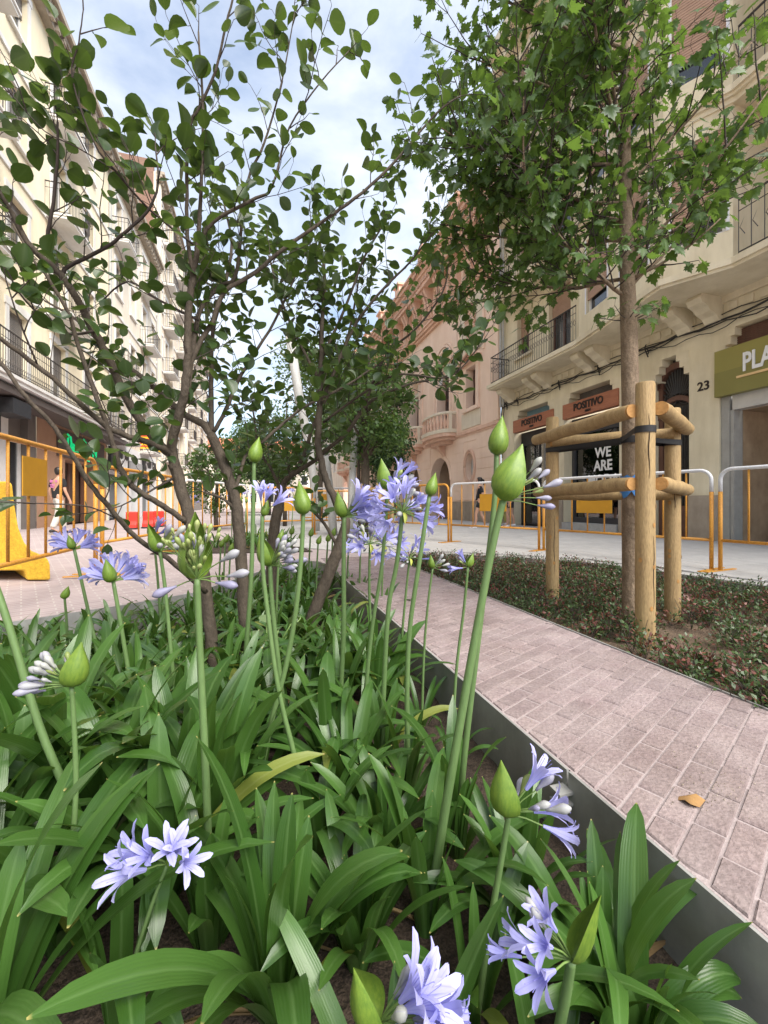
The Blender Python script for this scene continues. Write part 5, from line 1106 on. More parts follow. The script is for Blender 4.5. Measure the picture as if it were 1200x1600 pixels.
# ============================================================ agapanthus
MT['aleaf'] = leafmat('strap leaf', (.030, .079, .013), (.064, .145, .027), (.16, .30, .04), .33, .22, (.13, .23, .075), 60, .55, (.42, .36, .12))
MT['stem'] = mat('flower stem', (.13, .21, .075), (.10, .17, .055), 14, .5, stretch=(1, 1, .2), fine=.1)
MT['spathe'] = mat('green spathe', (.165, .25, .032), (.095, .175, .024), 22, .45, stretch=(1, 1, .25), fine=.12, per_object=.12)
MT['oldspathe'] = mat('yellow spathe', (.36, .38, .06), (.27, .32, .05), 16, .5, stretch=(1, 1, .3))
MT['petal'] = leafmat('lilac petal', (.33, .33, .72), (.52, .52, .83), (.50, .48, .90), .5, .3, (.17, .145, .56))
MT['fbud'] = leafmat('flower bud skin', (.25, .24, .36), (.40, .41, .36), (.5, .5, .6), .5, .15, (.30, .28, .46))
MT['fbudg'] = leafmat('young bud skin', (.20, .26, .07), (.34, .39, .15), (.5, .55, .2), .5, .15, (.26, .32, .10))
MT['pedicel'] = mat('pedicel', (.16, .25, .07), None, 20, .5)
pr_ = random.Random(21)
def strap(ln, wd, a0, a1, twist=0.0, n=13, curl=2.0, droop=0.0, vee=.35):
    b = MB(); b.uv = []; p = Vector((0, 0, 0)); ang = a0
    for i in range(n):
        f = i/(n-1); ang = a0+(a1-a0)*f**curl
        if i: p = p+Vector((math.sin(ang), 0, math.cos(ang)))*(ln/(n-1))
        prof = (.62+.38*min(1, f/.35))*(1 if f < .62 else max(.05, math.cos((f-.62)/.38*math.pi/2)**.5))
        hw = wd/2*prof; up = Vector((-math.cos(ang), 0, math.sin(ang))); tw = twist*f
        for j, x in enumerate((-1, -.55, 0, .55, 1)):
            y = Vector((0, math.cos(tw), 0))+up*math.sin(tw); nn = up*math.cos(tw)-Vector((0, math.sin(tw), 0)); q = p+y*(x*hw)+nn*(abs(x)*hw*vee*(1-.6*f)); b.v.append(tuple(q)); b.uv.append((j/4, f))
    b.f = [(i*5+j, i*5+j+1, (i+1)*5+j+1, (i+1)*5+j) for i in range(n-1) for j in range(4)]; return b
MT['dleaf'] = leafmat('withered leaf', (.16, .10, .045), (.33, .24, .10), (.3, .2, .08), .7, .15, (.28, .2, .1))
MT['yleaf'] = leafmat('yellowing leaf', (.13, .17, .03), (.22, .25, .05), (.35, .4, .06), .4, .25, (.25, .28, .1), 60, .5, (.4, .26, .1))
LEAVES = []
for i in range(16):
    a0 = R(pr_.uniform(4, 26)); a1 = R((45, 62, 82, 100, 120, 138, 72, 95)[i % 8]+pr_.uniform(-10, 10))
    LEAVES.append(strap(pr_.uniform(.40, .60), pr_.uniform(.038, .056), a0, a1, pr_.uniform(-.6, .6), curl=pr_.uniform(1.3, 2.6)).mesh('leaf', MT['aleaf'], True))
for i in range(6): LEAVES.append(strap(pr_.uniform(.34, .46), pr_.uniform(.038, .05), R(pr_.uniform(2, 10)), R(pr_.uniform(16, 34)), pr_.uniform(-.4, .4)).mesh('leaf', MT['aleaf'], True))
DEAD = [strap(pr_.uniform(.35, .5), .04, R(30), R(pr_.uniform(95, 125)), .5).mesh('leaf', MT['yleaf'], True) for i in range(3)]+[strap(pr_.uniform(.25, .4), .03, R(55), R(pr_.uniform(105, 125)), pr_.uniform(1, 3), curl=1.0, vee=.8).mesh('leaf', MT['dleaf'], True) for i in range(3)]
def clump(loc, label, nl=13, scale=1.0, group=None, wide=1.0, upright=.25):
    c = thing('agapanthus', label, 'plant', tuple(loc), 0, group); rz0 = pr_.random()*6.28
    for i in range(nl):
        k = pr_.randrange(16, 22) if pr_.random() < upright else pr_.randrange(16)
        o = bpy.data.objects.new('leaf', LEAVES[k]); COL.objects.link(o); o.parent = c
        a = rz0+i*2.4+pr_.uniform(-.3, .3); s = scale*pr_.uniform(.58, .86)
        o.matrix_basis = Matrix.Translation((math.cos(a)*.022, math.sin(a)*.022, -.012+.01*pr_.random())) @ Matrix.Rotation(a, 4, 'Z') @ Matrix.Rotation(R(pr_.uniform(-7, 9)), 4, 'X') @ Matrix.Diagonal((s, s*wide*pr_.uniform(1.0, 1.3), s, 1))
    for i in range(2):
        if pr_.random() < .5:
            o = bpy.data.objects.new('withered_leaf' if i else 'yellow_leaf', DEAD[i*3+pr_.randrange(3)]); COL.objects.link(o); o.parent = c; a = pr_.random()*6.28; s = scale*pr_.uniform(.7, 1)
            o.matrix_basis = Matrix.Translation((0, 0, .0)) @ Matrix.Rotation(a, 4, 'Z') @ Matrix.Diagonal((s, s*(.6 if i else 1), s, 1))
    return c
# ---- flower pieces
def spathe_mesh(open_=0.0, bend=.14, seg=14):
    prof = [(0, .05), (.05, .17), (.14, .25), (.27, .285), (.42, .275), (.57, .225), (.70, .16), (.82, .095), (.92, .045), (1, .008)]
    b = MB(); b.uv = []; full = open_ <= 0; n = seg
    for z, r in prof:
        for j in range(n+(0 if full else 1)):
            a = 2*math.pi*j/n if full else -math.pi*(1-open_)+2*math.pi*(1-open_)*j/n
            rr = r*(1+.05*math.cos(2*a)+(.03*math.cos(6*a))); b.v.append((rr*math.cos(a)+bend*z*z, rr*.92*math.sin(a), z)); b.uv.append((.5+.5*math.cos(a), z))
    w_ = n if full else n+1; k = len(prof)
    for i in range(k-1):
        for j in range(n): b.f.append((i*w_+j, i*w_+(j+1) % w_, (i+1)*w_+(j+1) % w_, (i+1)*w_+j))
    if full: b.f += [tuple(range(w_-1, -1, -1)), tuple(range((k-1)*w_, k*w_))]
    return b
SP_CLOSED = [spathe_mesh(0, bd).mesh('spathe', MT['spathe'], True) for bd in (.12, .22)]
SP_OPEN = [spathe_mesh(op, .1).mesh('spathe', MT['spathe'], True) for op in (.32, .45)]
SP_OLD = spathe_mesh(.5, .1).mesh('spathe', MT['oldspathe'], True)
def floret(k=1.0, tilt=0.0):
    b = MB(); b.uv = []
    cl = [(.03, 0), (.055, .2), (.10, .40), (.20, .60), (.37, .78), (.55, .88), (.67, .89)]; wd = [.03, .045, .075, .105, .115, .085, .012]
    for t in range(6):
        a = t*math.pi/3; s0 = len(b.v); e = (.88 if t % 2 else 1.0)
        for i, ((r, z), w_) in enumerate(zip(cl, wd)):
            rr = (r*k+.012)*e; ww = w_*(e if i > 2 else 1)*(.55+.45*min(1, k))
            for j, x in enumerate((-1, 0, 1)): b.v.append((rr*math.cos(a)-x*ww*math.sin(a), rr*math.sin(a)+x*ww*math.cos(a), z+(.025 if x else 0)*(i/6))); b.uv.append((j/2, i/6))
        b.f += [(s0+i*3+j, s0+i*3+j+1, s0+(i+1)*3+j+1, s0+(i+1)*3+j) for i in range(6) for j in range(2)]
    for t in range(4):
        a = t*1.57+.4; s0 = len(b.v)
        for z, r, h in ((.3, .03, .006), (.92, .12*k+.03, .006), (.97, .14*k+.03, .012)):
            for q in range(3): b.v.append((r*math.cos(a)+h*math.cos(q*2.1), r*math.sin(a)+h*math.sin(q*2.1), z)); b.uv.append((.5, z))
        b.f += [(s0+i*3+q, s0+i*3+(q+1) % 3, s0+(i+1)*3+(q+1) % 3, s0+(i+1)*3+q) for i in range(2) for q in range(3)]
    return b.mesh('flower', MT['petal'], True)
FLO = [floret(1.0), floret(.8), floret(.5)]
def budmesh(m):
    b = MB().lathe([(.05, 0), (.07, .18), (.13, .4), (.19, .62), (.19, .76), (.13, .9), (.03, 1)], 8); b.uv = [(.5+.5*math.cos(2*math.pi*j/8), z) for z in (0, .18, .4, .62, .76, .9, 1) for j in range(8)]; return b.mesh('flower_bud', m, True)
BUD = [budmesh(MT['fbud']), budmesh(MT['fbudg'])]; CLOSEDF = floret(.14)
def zmat(loc, d, s, roll=0.0):
    q = Vector(d).to_track_quat('Z', 'Y'); return Matrix.Translation(loc) @ q.to_matrix().to_4x4() @ Matrix.Rotation(roll, 4, 'Z') @ Matrix.Scale(s, 4)
VX, VY, VZ = Vector((1, 0, 0)), Vector((0, 1, 0)), Vector((0, 0, 1))
def put(me, name, parent, M): o = link(name, me, parent); o.matrix_basis = M; return o
def head(st, p, ax, kind, L, side=1, nf=6, fl=None, seed=0, nar=1.0, lean=-.18):
    """p: top of stem, ax: stem direction, L: spathe length, side: +1 flowers on the photo's right"""
    r = random.Random(seed*13+5); fl = fl or L*.62; ped = MB(); sd = (VX*side).normalized()
    def ray(d, ln, what, s, roll=None):
        q = p+d*ln*.5+VZ*ln*.05; e = p+d*ln; ped.tube([p, q, e], s*.028, 4, False)
        put(what, 'flower' if what in FLO or what is CLOSEDF else 'flower_bud', st, zmat(e, (d+rv(r)*.12), s, r.random()*6))
    if kind == 'bud':
        ori = (ax+sd*.12).normalized(); M = zmat(p-ori*L*.02, ori, L); roll = Matrix.Rotation(0 if side > 0 else math.pi, 4, 'Z'); put(SP_CLOSED[seed % 2], 'spathe', st, M @ roll)
    elif kind in ('half', 'halfbuds'):
        ori = (ax+sd*lean).normalized(); x = sd; x = (x-ori*x.dot(ori)).normalized(); y = ori.cross(x)
        M = Matrix(((-x.x, -y.x, ori.x, p.x), (-x.y, -y.y, ori.y, p.y), (-x.z, -y.z, ori.z, p.z), (0, 0, 0, 1))) @ Matrix.Diagonal((L*nar, L*nar, L, 1)); put(SP_OPEN[0], 'spathe', st, M)
        for i in range(nf):
            f = i/max(1, nf-1); d = (sd*(.55+.5*f)+ax*(1.0-1.15*f)+VY*r.uniform(-.6, .25)).normalized()
            if kind == 'half' and r.random() < .75: ray(d, L*r.uniform(.35, .6), FLO[r.choice((0, 1, 1, 2))], fl*r.uniform(.85, 1.1))
            else: ray(d, L*r.uniform(.45, .75), BUD[0], fl*r.uniform(.5, .75))
        for i in range(nf//2+2): d = (sd*r.uniform(.2, .8)+ax*r.uniform(.2, .9)+VY*r.uniform(-.5, .5)).normalized(); ray(d, L*r.uniform(.3, .6), BUD[r.choice((0, 0, 1))], fl*r.uniform(.35, .6))
    elif kind == 'cluster':
        M = zmat(p, (ax+VX*.08).normalized(), L*1.02, R(95)); put(SP_OPEN[1], 'spathe', st, M)
        for i in range(46):
            d = (ax*r.uniform(.25, 1.3)+VX*r.uniform(-.30, .30)+VY*r.uniform(-.45, .1)).normalized(); ray(d, L*r.uniform(.2, .78), BUD[1 if r.random() < .85 else 0], fl*r.uniform(.26, .5))
        for dx, dz, ln in ((1, .12, .5), (.9, -.12, .32), (-.9, -.3, .3), (.7, .5, .5)): ray(Vector((dx, -.2, dz)).normalized(), L*ln, BUD[0], fl*.8)
    elif kind == 'umbel':
        put(SP_OLD, 'spathe', st, zmat(p-ax*L*.05, (ax*.2-VY*.6-VZ*.75).normalized(), L*.5))
        for i in range(nf):
            a = i*2.4; z = 1-1.45*(i+.5)/nf; h = math.sqrt(max(0, 1-z*z)); d = Vector((h*math.cos(a), h*math.sin(a), z)).normalized()
            k = r.random(); ray(d, L*r.uniform(.5, .7), FLO[r.choice((0, 0, 1, 2))] if k < .62 else (CLOSEDF if k < .8 else BUD[0]), fl*r.uniform(.85, 1.1)*(1 if k < .8 else .7))
        for i in range(nf//2): ray((rv(r)+VZ*.5).normalized(), L*r.uniform(.3, .55), BUD[0], fl*r.uniform(.35, .55))
    elif kind == 'few':                                     # a handful of open florets with a green bud
        put(SP_CLOSED[0], 'spathe', st, zmat(p+sd*L*.05, (ax+sd*.2).normalized(), L*.55))
        for i in range(nf): d = (VX*r.uniform(-1, 1)+ax*r.uniform(.1, 1)-VY*r.uniform(.1, .8)).normalized(); ray(d, L*r.uniform(.35, .6), FLO[r.choice((0, 0, 1))], fl*r.uniform(.85, 1.1))
    elif kind == 'crown':                                   # a fat green bud in front of a ring of florets
        put(SP_CLOSED[1], 'spathe', st, zmat(p-VY*L*.1, ax, L*.72))
        for i in range(nf): a = math.pi*(i+.5)/nf; d = (Vector((math.cos(a)*1.1, .3+r.uniform(-.2, .2), .15+.5*math.sin(a)))).normalized(); ray(d, L*r.uniform(.22, .34), FLO[r.choice((0, 1))], fl*r.uniform(.9, 1.1))
    if ped.v: ped.build('pedicels', MT['pedicel'], st, True)
def stalk(label, pts, Yb, wpx, kind, Lpx, side=1, nf=6, Yt=None, flpx=None, nl=9, seed=0, lscale=1.0, nar=1.0, lean=-.18):
    """pts: photo points from the head down to the foot"""
    Yt = Yt or Yb*.98; k = len(pts); P = [at(x, y, Yt+(Yb-Yt)*i/max(1, k-1)) for i, (x, y) in enumerate(pts)]
    foot = P[-1].copy()
    if foot.z > SOILZ+.02:
        d = (P[-1]-P[-2]).normalized(); d.z = min(d.z, -.6); foot = P[-1]+d*((P[-1].z-SOILZ)/-d.z); P.append(Vector((P[-1].x*.6+foot.x*.4, P[-1].y*.6+foot.y*.4, SOILZ)))
    foot = P[-1]; foot.z = SOILZ-.02
    if nl: c = clump((foot.x, foot.y, SOILZ), label, nl, lscale)
    else: c = thing('agapanthus', label, 'plant', (foot.x, foot.y, SOILZ))
    sp = [Vector(q) for q in smooth_line([tuple(p) for p in P], 5)]; r0 = wpx*.60/2/FOC*Yt; n = len(sp)
    st = MB().tube(sp, [r0*(.92+.35*i/n) for i in range(n)], 10).build('flower_stalk', MT['stem'], c, True)
    if kind: head(st, sp[0], (sp[0]-sp[3]).normalized(), kind, Lpx*(.86 if kind in ('bud', 'crown') else .92)/FOC*Yt, side, nf, (flpx or Lpx*.6)/FOC*Yt, seed, nar, lean)
    return c
W = stalk
W('agapanthus with the tallest stalk, a fat green bud releasing grey lilac buds', [(786, 782), (768, 860), (740, 1010), (712, 1170), (690, 1300), (665, 1440)], 1.0, 20, 'halfbuds', 100, 1, 6, flpx=46, seed=1, nl=12, lean=.22, nar=1.08)
W('agapanthus with a green pointed bud just above and behind the fattest bud', [(776, 710), (772, 790), (752, 960), (735, 1100), (722, 1220), (714, 1330)], 1.2, 14, 'bud', 74, 1, seed=2)
W('agapanthus with a plain closed bud in front of the salmon arch', [(671, 774), (655, 880), (640, 985), (636, 1090), (637, 1180), (636, 1260)], 1.42, 12, 'bud', 45, 1, seed=3)
W('agapanthus with the full round open umbel of lilac blue flowers', [(629, 800), (620, 880), (607, 950), (600, 1070), (598, 1130), (597, 1200)], 1.6, 12, 'umbel', 52, 1, 22, flpx=31, seed=4)
W('agapanthus with a green bud crowned by lilac flowers above the open umbel', [(606, 765), (597, 880), (583, 970), (575, 1040), (570, 1100), (567, 1160)], 1.75, 10, 'half', 54, 1, 5, flpx=33, seed=5)
W('agapanthus with violet flowers bursting right from a small green bud', [(538, 808), (537, 880), (537, 980), (533, 1070), (531, 1130)], 1.9, 12, 'half', 46, 1, 9, flpx=36, seed=6)
W('agapanthus with a slim pointed green bud on a bowed stalk, mid picture', [(474, 803), (470, 880), (461, 963), (447, 1040), (423, 1133), (398, 1250)], 1.45, 12, 'bud', 62, -1, seed=7)
W('agapanthus with a blunt upright green bud before the second young tree', [(397, 722), (395, 820), (392, 913), (385, 1010), (379, 1110)], 2.0, 11, 'bud', 48, 1, seed=8)
W('agapanthus with two flat open florets above a small green bud', [(410, 806), (410, 880), (417, 947), (430, 1047), (443, 1113), (460, 1180), (498, 1325)], 1.22, 11, 'few', 50, 1, 3, flpx=33, seed=9)
W('agapanthus with a split green bud full of grey buds, mid picture', [(422, 884), (425, 940), (432, 1010), (440, 1080), (450, 1170)], 1.7, 12, 'halfbuds', 58, 1, 12, flpx=34, seed=10)
W('agapanthus with an opened bract packed with small pale buds, left of centre', [(308, 905), (311, 980), (314, 1050), (322, 1220), (327, 1380), (326, 1490)], .95, 17, 'cluster', 112, 1, flpx=46, seed=11, nl=12)
W('agapanthus with white tipped buds beside the opened bract', [(250, 862), (258, 920), (270, 1050), (278, 1150)], 1.9, 9, 'halfbuds', 46, 1, 4, flpx=44, seed=12)
W('agapanthus with lilac petals ringed behind a fat green bud at left', [(177, 909), (190, 983), (203, 1067), (212, 1130)], 1.9, 10, 'crown', 62, 1, 10, flpx=34, seed=13)
W('agapanthus with a small green bud and flat flowers at far left', [(116, 858), (133, 933), (153, 1023), (160, 1085)], 2.15, 8, 'crown', 38, 1, 8, flpx=26, seed=14)
W('agapanthus with a thick bare stalk slanting out of the left photo edge', [(-60, 790), (0, 935), (60, 1130), (110, 1255), (150, 1380)], 1.1, 17, 'bud', 70, -1, seed=15)
W('agapanthus with grey buds and blue florets round a green bract at left', [(112, 1072), (117, 1160), (118, 1250), (108, 1370), (95, 1480)], .95, 12, 'halfbuds', 78, -1, 14, flpx=44, seed=16)
W('agapanthus with five pale lilac florets low down at lower left', [(262, 1350), (235, 1420), (205, 1520), (188, 1620)], .80, 10, 'few', 84, 1, 6, flpx=56, seed=17, Yt=.78)
W('agapanthus with the closest violet flower head at the bottom edge', [(592, 1600), (600, 1680), (610, 1800)], .62, 22, 'half', 118, 1, 9, Yt=.60, flpx=92, seed=18, nl=7)
W('agapanthus with a fat green bud and flowers before the steel edging', [(795, 1272), (784, 1340), (765, 1450), (742, 1590)], .82, 15, 'half', 98, 1, 5, Yt=.80, flpx=58, seed=19, lscale=.85)
W('agapanthus with a pale flower behind a long green bract, lower right', [(893, 1500), (885, 1550), (870, 1640)], .66, 26, 'half', 140, -1, 5, Yt=.64, flpx=66, seed=20, lscale=.8, nar=.5)
W('agapanthus with a small bud and one hanging floret before the shrub bed', [(731, 886), (725, 950), (712, 1060)], 1.6, 7, 'half', 26, -1, 2, flpx=24, seed=21, lscale=.5)
W('agapanthus with a narrow bud left of the one with a hanging floret', [(676, 888), (668, 950), (662, 1030)], 1.9, 6, 'halfbuds', 24, 1, 4, flpx=18, seed=22, lscale=.6)
W('agapanthus with a tiny closed bud low at left', [(101, 935), (104, 970), (106, 1010)], 2.3, 6, 'bud', 24, 1, seed=23)
W('agapanthus with a small umbel just below the violet flowers', [(578, 850), (577, 920), (580, 1000)], 2.6, 7, 'umbel', 38, 1, 11, flpx=25, seed=24)
W('agapanthus with a yellowish bud low behind the leaning trunk', [(437, 845), (434, 900), (432, 960)], 3.0, 6, 'bud', 22, 1, seed=25)
W('agapanthus with a small pale umbel right of the full open umbel', [(640, 872), (634, 930), (628, 1000)], 2.2, 6, 'umbel', 32, 1, 8, flpx=21, seed=26)
W('agapanthus with a short bud at left behind the ringed flower', [(240, 840), (246, 900), (250, 960)], 2.9, 6, 'half', 26, 1, 3, flpx=26, seed=27)
# further buds deeper in the planter
GRP = 'budding agapanthus deep in the planter'
for i, (px, py, Y, kd) in enumerate(((455, 835, 4.2, 'bud'), (470, 842, 4.4, 'bud'), (485, 838, 4.3, 'bud'), (497, 850, 4.1, 'bud'), (512, 846, 4.6, 'bud'), (565, 830, 4.2, 'umbel'), (600, 852, 3.6, 'umbel'), (345, 855, 3.9, 'bud'), (360, 862, 3.7, 'bud'), (352, 848, 4.4, 'bud'), (520, 838, 4.9, 'bud'), (545, 850, 4.5, 'bud'))):
    c = W('slender agapanthus with a small closed bud deep in the planter' if kd == 'bud' else 'slender agapanthus with a small blue umbel deep in the planter', [(px, py), (px-2, py+40), (px-3, py+75)], Y, 4.5, kd, 18 if kd == 'bud' else 36, 1, 9, flpx=22, seed=40+i, nl=8, lscale=.9); c['group'] = GRP
SL = sorted([o for o in bpy.data.objects if o.get('group') == GRP], key=lambda o: o.location.x/o.location.y); OR_ = ['leftmost', 'second', 'third', 'fourth', 'fifth', 'sixth', 'seventh', 'eighth', 'ninth', 'rightmost']
for kd, nm in (('closed bud', 'closed bud'), ('umbel', 'blue umbel')):
    q = [o for o in SL if kd in o['label']]
    for i, o in enumerate(q): o['label'] = 'slender agapanthus with a small %s deep in the planter, %s' % (nm, (OR_[i] if i in (0,) else OR_[i]+' from left') if i < len(q)-1 else 'rightmost')
# leafy clumps without flowers
occ = []; 
for o in [o for o in bpy.data.objects if o.get('category') == 'plant']: occ.append(Vector(o.location[:2]))
cr_ = random.Random(3); bare = []
trunks = [at(337, 1100, 2.25).xy, at(390, 1070, 2.55).xy, at(474, 1005, 3.05).xy]
for k in range(7000):
    t, s = cr_.uniform(-2.4, .66), cr_.uniform(.45, 5.6); 
    if not inside(PLANTER, t+.06, s) or not inside(PLANTER, t-.10, s+.10): continue
    p = S(t, s, SOILZ)
    if p.y < .67: continue
    px = 600+p.x/p.y*FOC
    if px < -130 or px > 1250: continue
    dmin = .175 if p.y < 2.6 else .21
    if any((p.xy-q).length < dmin for q in occ) or any((p.xy-q).length < .13 for q in trunks): continue
    if (p.xy-Vector((-.2, 1.06))).length < .17 or (p.xy-Vector((.22, 1.12))).length < .13: continue
    occ.append(p.xy)
    far_ = p.y > 2.2; c = clump(p, 'x', 14 if far_ else (23 if p.y < 1.35 else 18), cr_.uniform(.8, 1.0) if far_ else cr_.uniform(.92, 1.12)*((1.28 if t < .18 else .84) if p.y < 1.45 else 1.04), 'flowerless agapanthus clumps', 1.0 if far_ else 1.12, .14); bare.append(c)
# one clump tight against the steel edging at lower right
clump((.44, .84, SOILZ), 'leafy agapanthus fanning out against the steel edging at lower right', 15, .80, None, 1.1)
ORD = ['first', 'second', 'third', 'fourth', 'fifth', 'sixth', 'seventh', 'eighth', 'ninth', 'tenth', 'eleventh', 'twelfth']
bare.sort(key=lambda o: o.location.y); rows = [bare[i:i+11] for i in range(0, len(bare), 11)]; print('bare clumps', len(bare))
for i, rw in enumerate(rows):
    for j, o in enumerate(sorted(rw, key=lambda o: o.location.x/o.location.y)):
        o['label'] = 'flowerless agapanthus clump, %s from left in the %s row back from the camera' % (ORD[j], ORD[min(i, 11)])
# broad-leaved weed by the leaning trunk
wd_ = thing('leafy_weed', 'pale broad-leaved weed growing between the young trunks', 'plant', tuple(gr(420, 1060, SOILZ)))
wl = leafmat('weed leaf', (.10, .16, .06), (.16, .23, .10), (.2, .3, .08), .6, .25, (.2, .27, .14)); wt = MB(); wme = []
for v, f, uv in LEAF_A[:2]: q = MB(); q.v = [(x*1.35, y, z) for x, y, z in v]; q.f = f; q.uv = uv; wme.append(q.mesh('leaf', wl, True))
for i, (px, py) in enumerate(((412, 1000), (435, 985), (400, 1030), (455, 975), (425, 1025), (405, 985), (445, 1005), (470, 965), (415, 960), (438, 1045), (460, 1000), (395, 1010))):
    p = at(px, py, 2.35+.1*(i % 3)); g0 = gr(420, 1060, SOILZ); wt.tube([g0, (g0+p)/2+Vector((0, 0, .05)), p], .004, 5); put(wme[i % 2], 'leaf', wd_, basis(p, Vector((math.cos(i*2.2), math.sin(i*2.2), -.25)), Vector((0, 0, 1))+rv()*.4, .085))
wt.build('stems', MT['pedicel'], wd_, True)
# ---- far bed with its own plants
fb_ = MB().add([S(-1.6, 7.3, .012), S(.9, 6.9, .012), S(.6, 9.4, .012), S(-1.5, 9.6, .012)], [(0, 1, 2, 3)]).build('far_bed_soil', MT['soil']); fb_['kind'] = 'structure'
LS = [LEAVES[i] for i in range(0, 16, 2)]
for i in range(22):
    t, s = cr_.uniform(-1.4, .6), cr_.uniform(7.35, 9.2); p = S(t, s, .012); c = clump(p, 'x', 9, .85, 'agapanthus in the far bed')
    if i % 3 == 0:
        h = cr_.uniform(.75, .95); tp = p+Vector((cr_.uniform(-.06, .06), 0, h)); st = MB().tube([tp, (tp+p)/2, p], .008, 6).build('flower_stalk', MT['stem'], c, True); head(st, tp, VZ, 'umbel' if i % 2 else 'bud', .16 if i % 2 else .10, 1, 8, .08, i)
FBL = sorted([o for o in bpy.data.objects if o.get('group') == 'agapanthus in the far bed'], key=lambda o: o.location.y)
for nm, q in (('front', FBL[:11]), ('back', FBL[11:])):
    for j, o in enumerate(sorted(q, key=lambda o: o.location.x/o.location.y)): o['label'] = 'small agapanthus in the %s half of the far bed, %s from left' % (nm, ORD[j])
# ---- low shrubs of the right-hand bed
MT['gcl'] = leafmat('shrub leaf', (.04, .075, .026), (.09, .145, .052), (.09, .15, .03), .4, .2)
MT['gcr'] = leafmat('red shrub leaf', (.10, .033, .027), (.21, .075, .055), (.25, .08, .05), .45, .2)
Lg, Lr = [], []; g_ = random.Random(9); stm = MB(); k = 0
while k < 980:
    t, s = g_.uniform(1.93, 4.8), g_.uniform(.7, 6.0)
    if not inside(BEDR, t, s): continue
    p = S(t, s, BEDZ)
    if (p.xy-Vector((2.05, 2.85))).length < .27+.08*math.sin(k) and g_.random() < .9: continue
    if (p.xy-Vector((1.9, 2.55))).length < .22: continue
    if (p.xy-Vector((2.6, 2.72))).length < .22 and g_.random() < .7: continue
    k += 1; h = g_.uniform(.09, .21); red = g_.random()**1.6*.7; rad = g_.uniform(.06, .11)
    for j in range(5): q = p+Vector((g_.uniform(-1, 1)*rad, g_.uniform(-1, 1)*rad, h*g_.uniform(.6, 1))); stm.tube([p, q], .0018, 3, False)
    for j in range(80):
        a = g_.random()*6.28; u = g_.random(); r_ = rad*math.sqrt(g_.random())*(1.15-.4*u); q = p+Vector((math.cos(a)*r_, math.sin(a)*r_, h*u*(1.1-.5*(r_/rad)**2)+.004))
        M = basis(q, (Vector((math.cos(a), math.sin(a), .6))+rv(g_)*.8), VZ+rv(g_)*.7, g_.uniform(.019, .034)); (Lr if g_.random() < red*(.35+u) else Lg).append(M)
gv = [(0, 0, 0), (.27, .45, .08), (0, 1, 0), (-.27, .45, .08)]
for nm, LL, m in (('low_shrubs', Lg, MT['gcl']), ('red_shrub_foliage', Lr, MT['gcr'])):
    o = link(nm, inst(nm, gv, [(0, 1, 2, 3)], LL, m, [(1, 0), (.9, .4), (1, 1), (.9, .4)])); o['kind'] = 'stuff'
o = stm.build('low_shrub_stems', MT['twig']); o['kind'] = 'stuff'
# ============================================================ people
def skin_mesh(name, verts, edges, radii, m, parent, sub=2, root=0):
    me = bpy.data.meshes.new(name); me.from_pydata([tuple(v) for v in verts], edges, []); o = link(name, me, parent, False)
    md = o.modifiers.new('skin', 'SKIN'); md.use_smooth_shade = True
    sv_ = me.skin_vertices[0].data if me.skin_vertices else None
    if sv_ is None:
        bm_ = None; import bmesh; bm_ = bmesh.new(); bm_.from_mesh(me); ly = bm_.verts.layers.skin.verify()
        for v, r in zip(bm_.verts, radii): v[ly].radius = r if hasattr(r, '__len__') else (r, r)
        bm_.verts.ensure_lookup_table(); bm_.verts[root][ly].use_root = True; bm_.to_mesh(me); bm_.free()
    else:
        for v, r in zip(sv_, radii): v.radius = r if hasattr(r, '__len__') else (r, r)
        sv_[root].use_root = True
    o.modifiers.new('sub', 'SUBSURF').levels = sub; o.modifiers['sub'].render_levels = sub; me.materials.append(m); return o
skinm = mat('skin', (.55, .32, .22), (.50, .28, .19), 5, .55); hairm = mat('black hair', (.015, .012, .011), (.03, .024, .02), 20, .45)
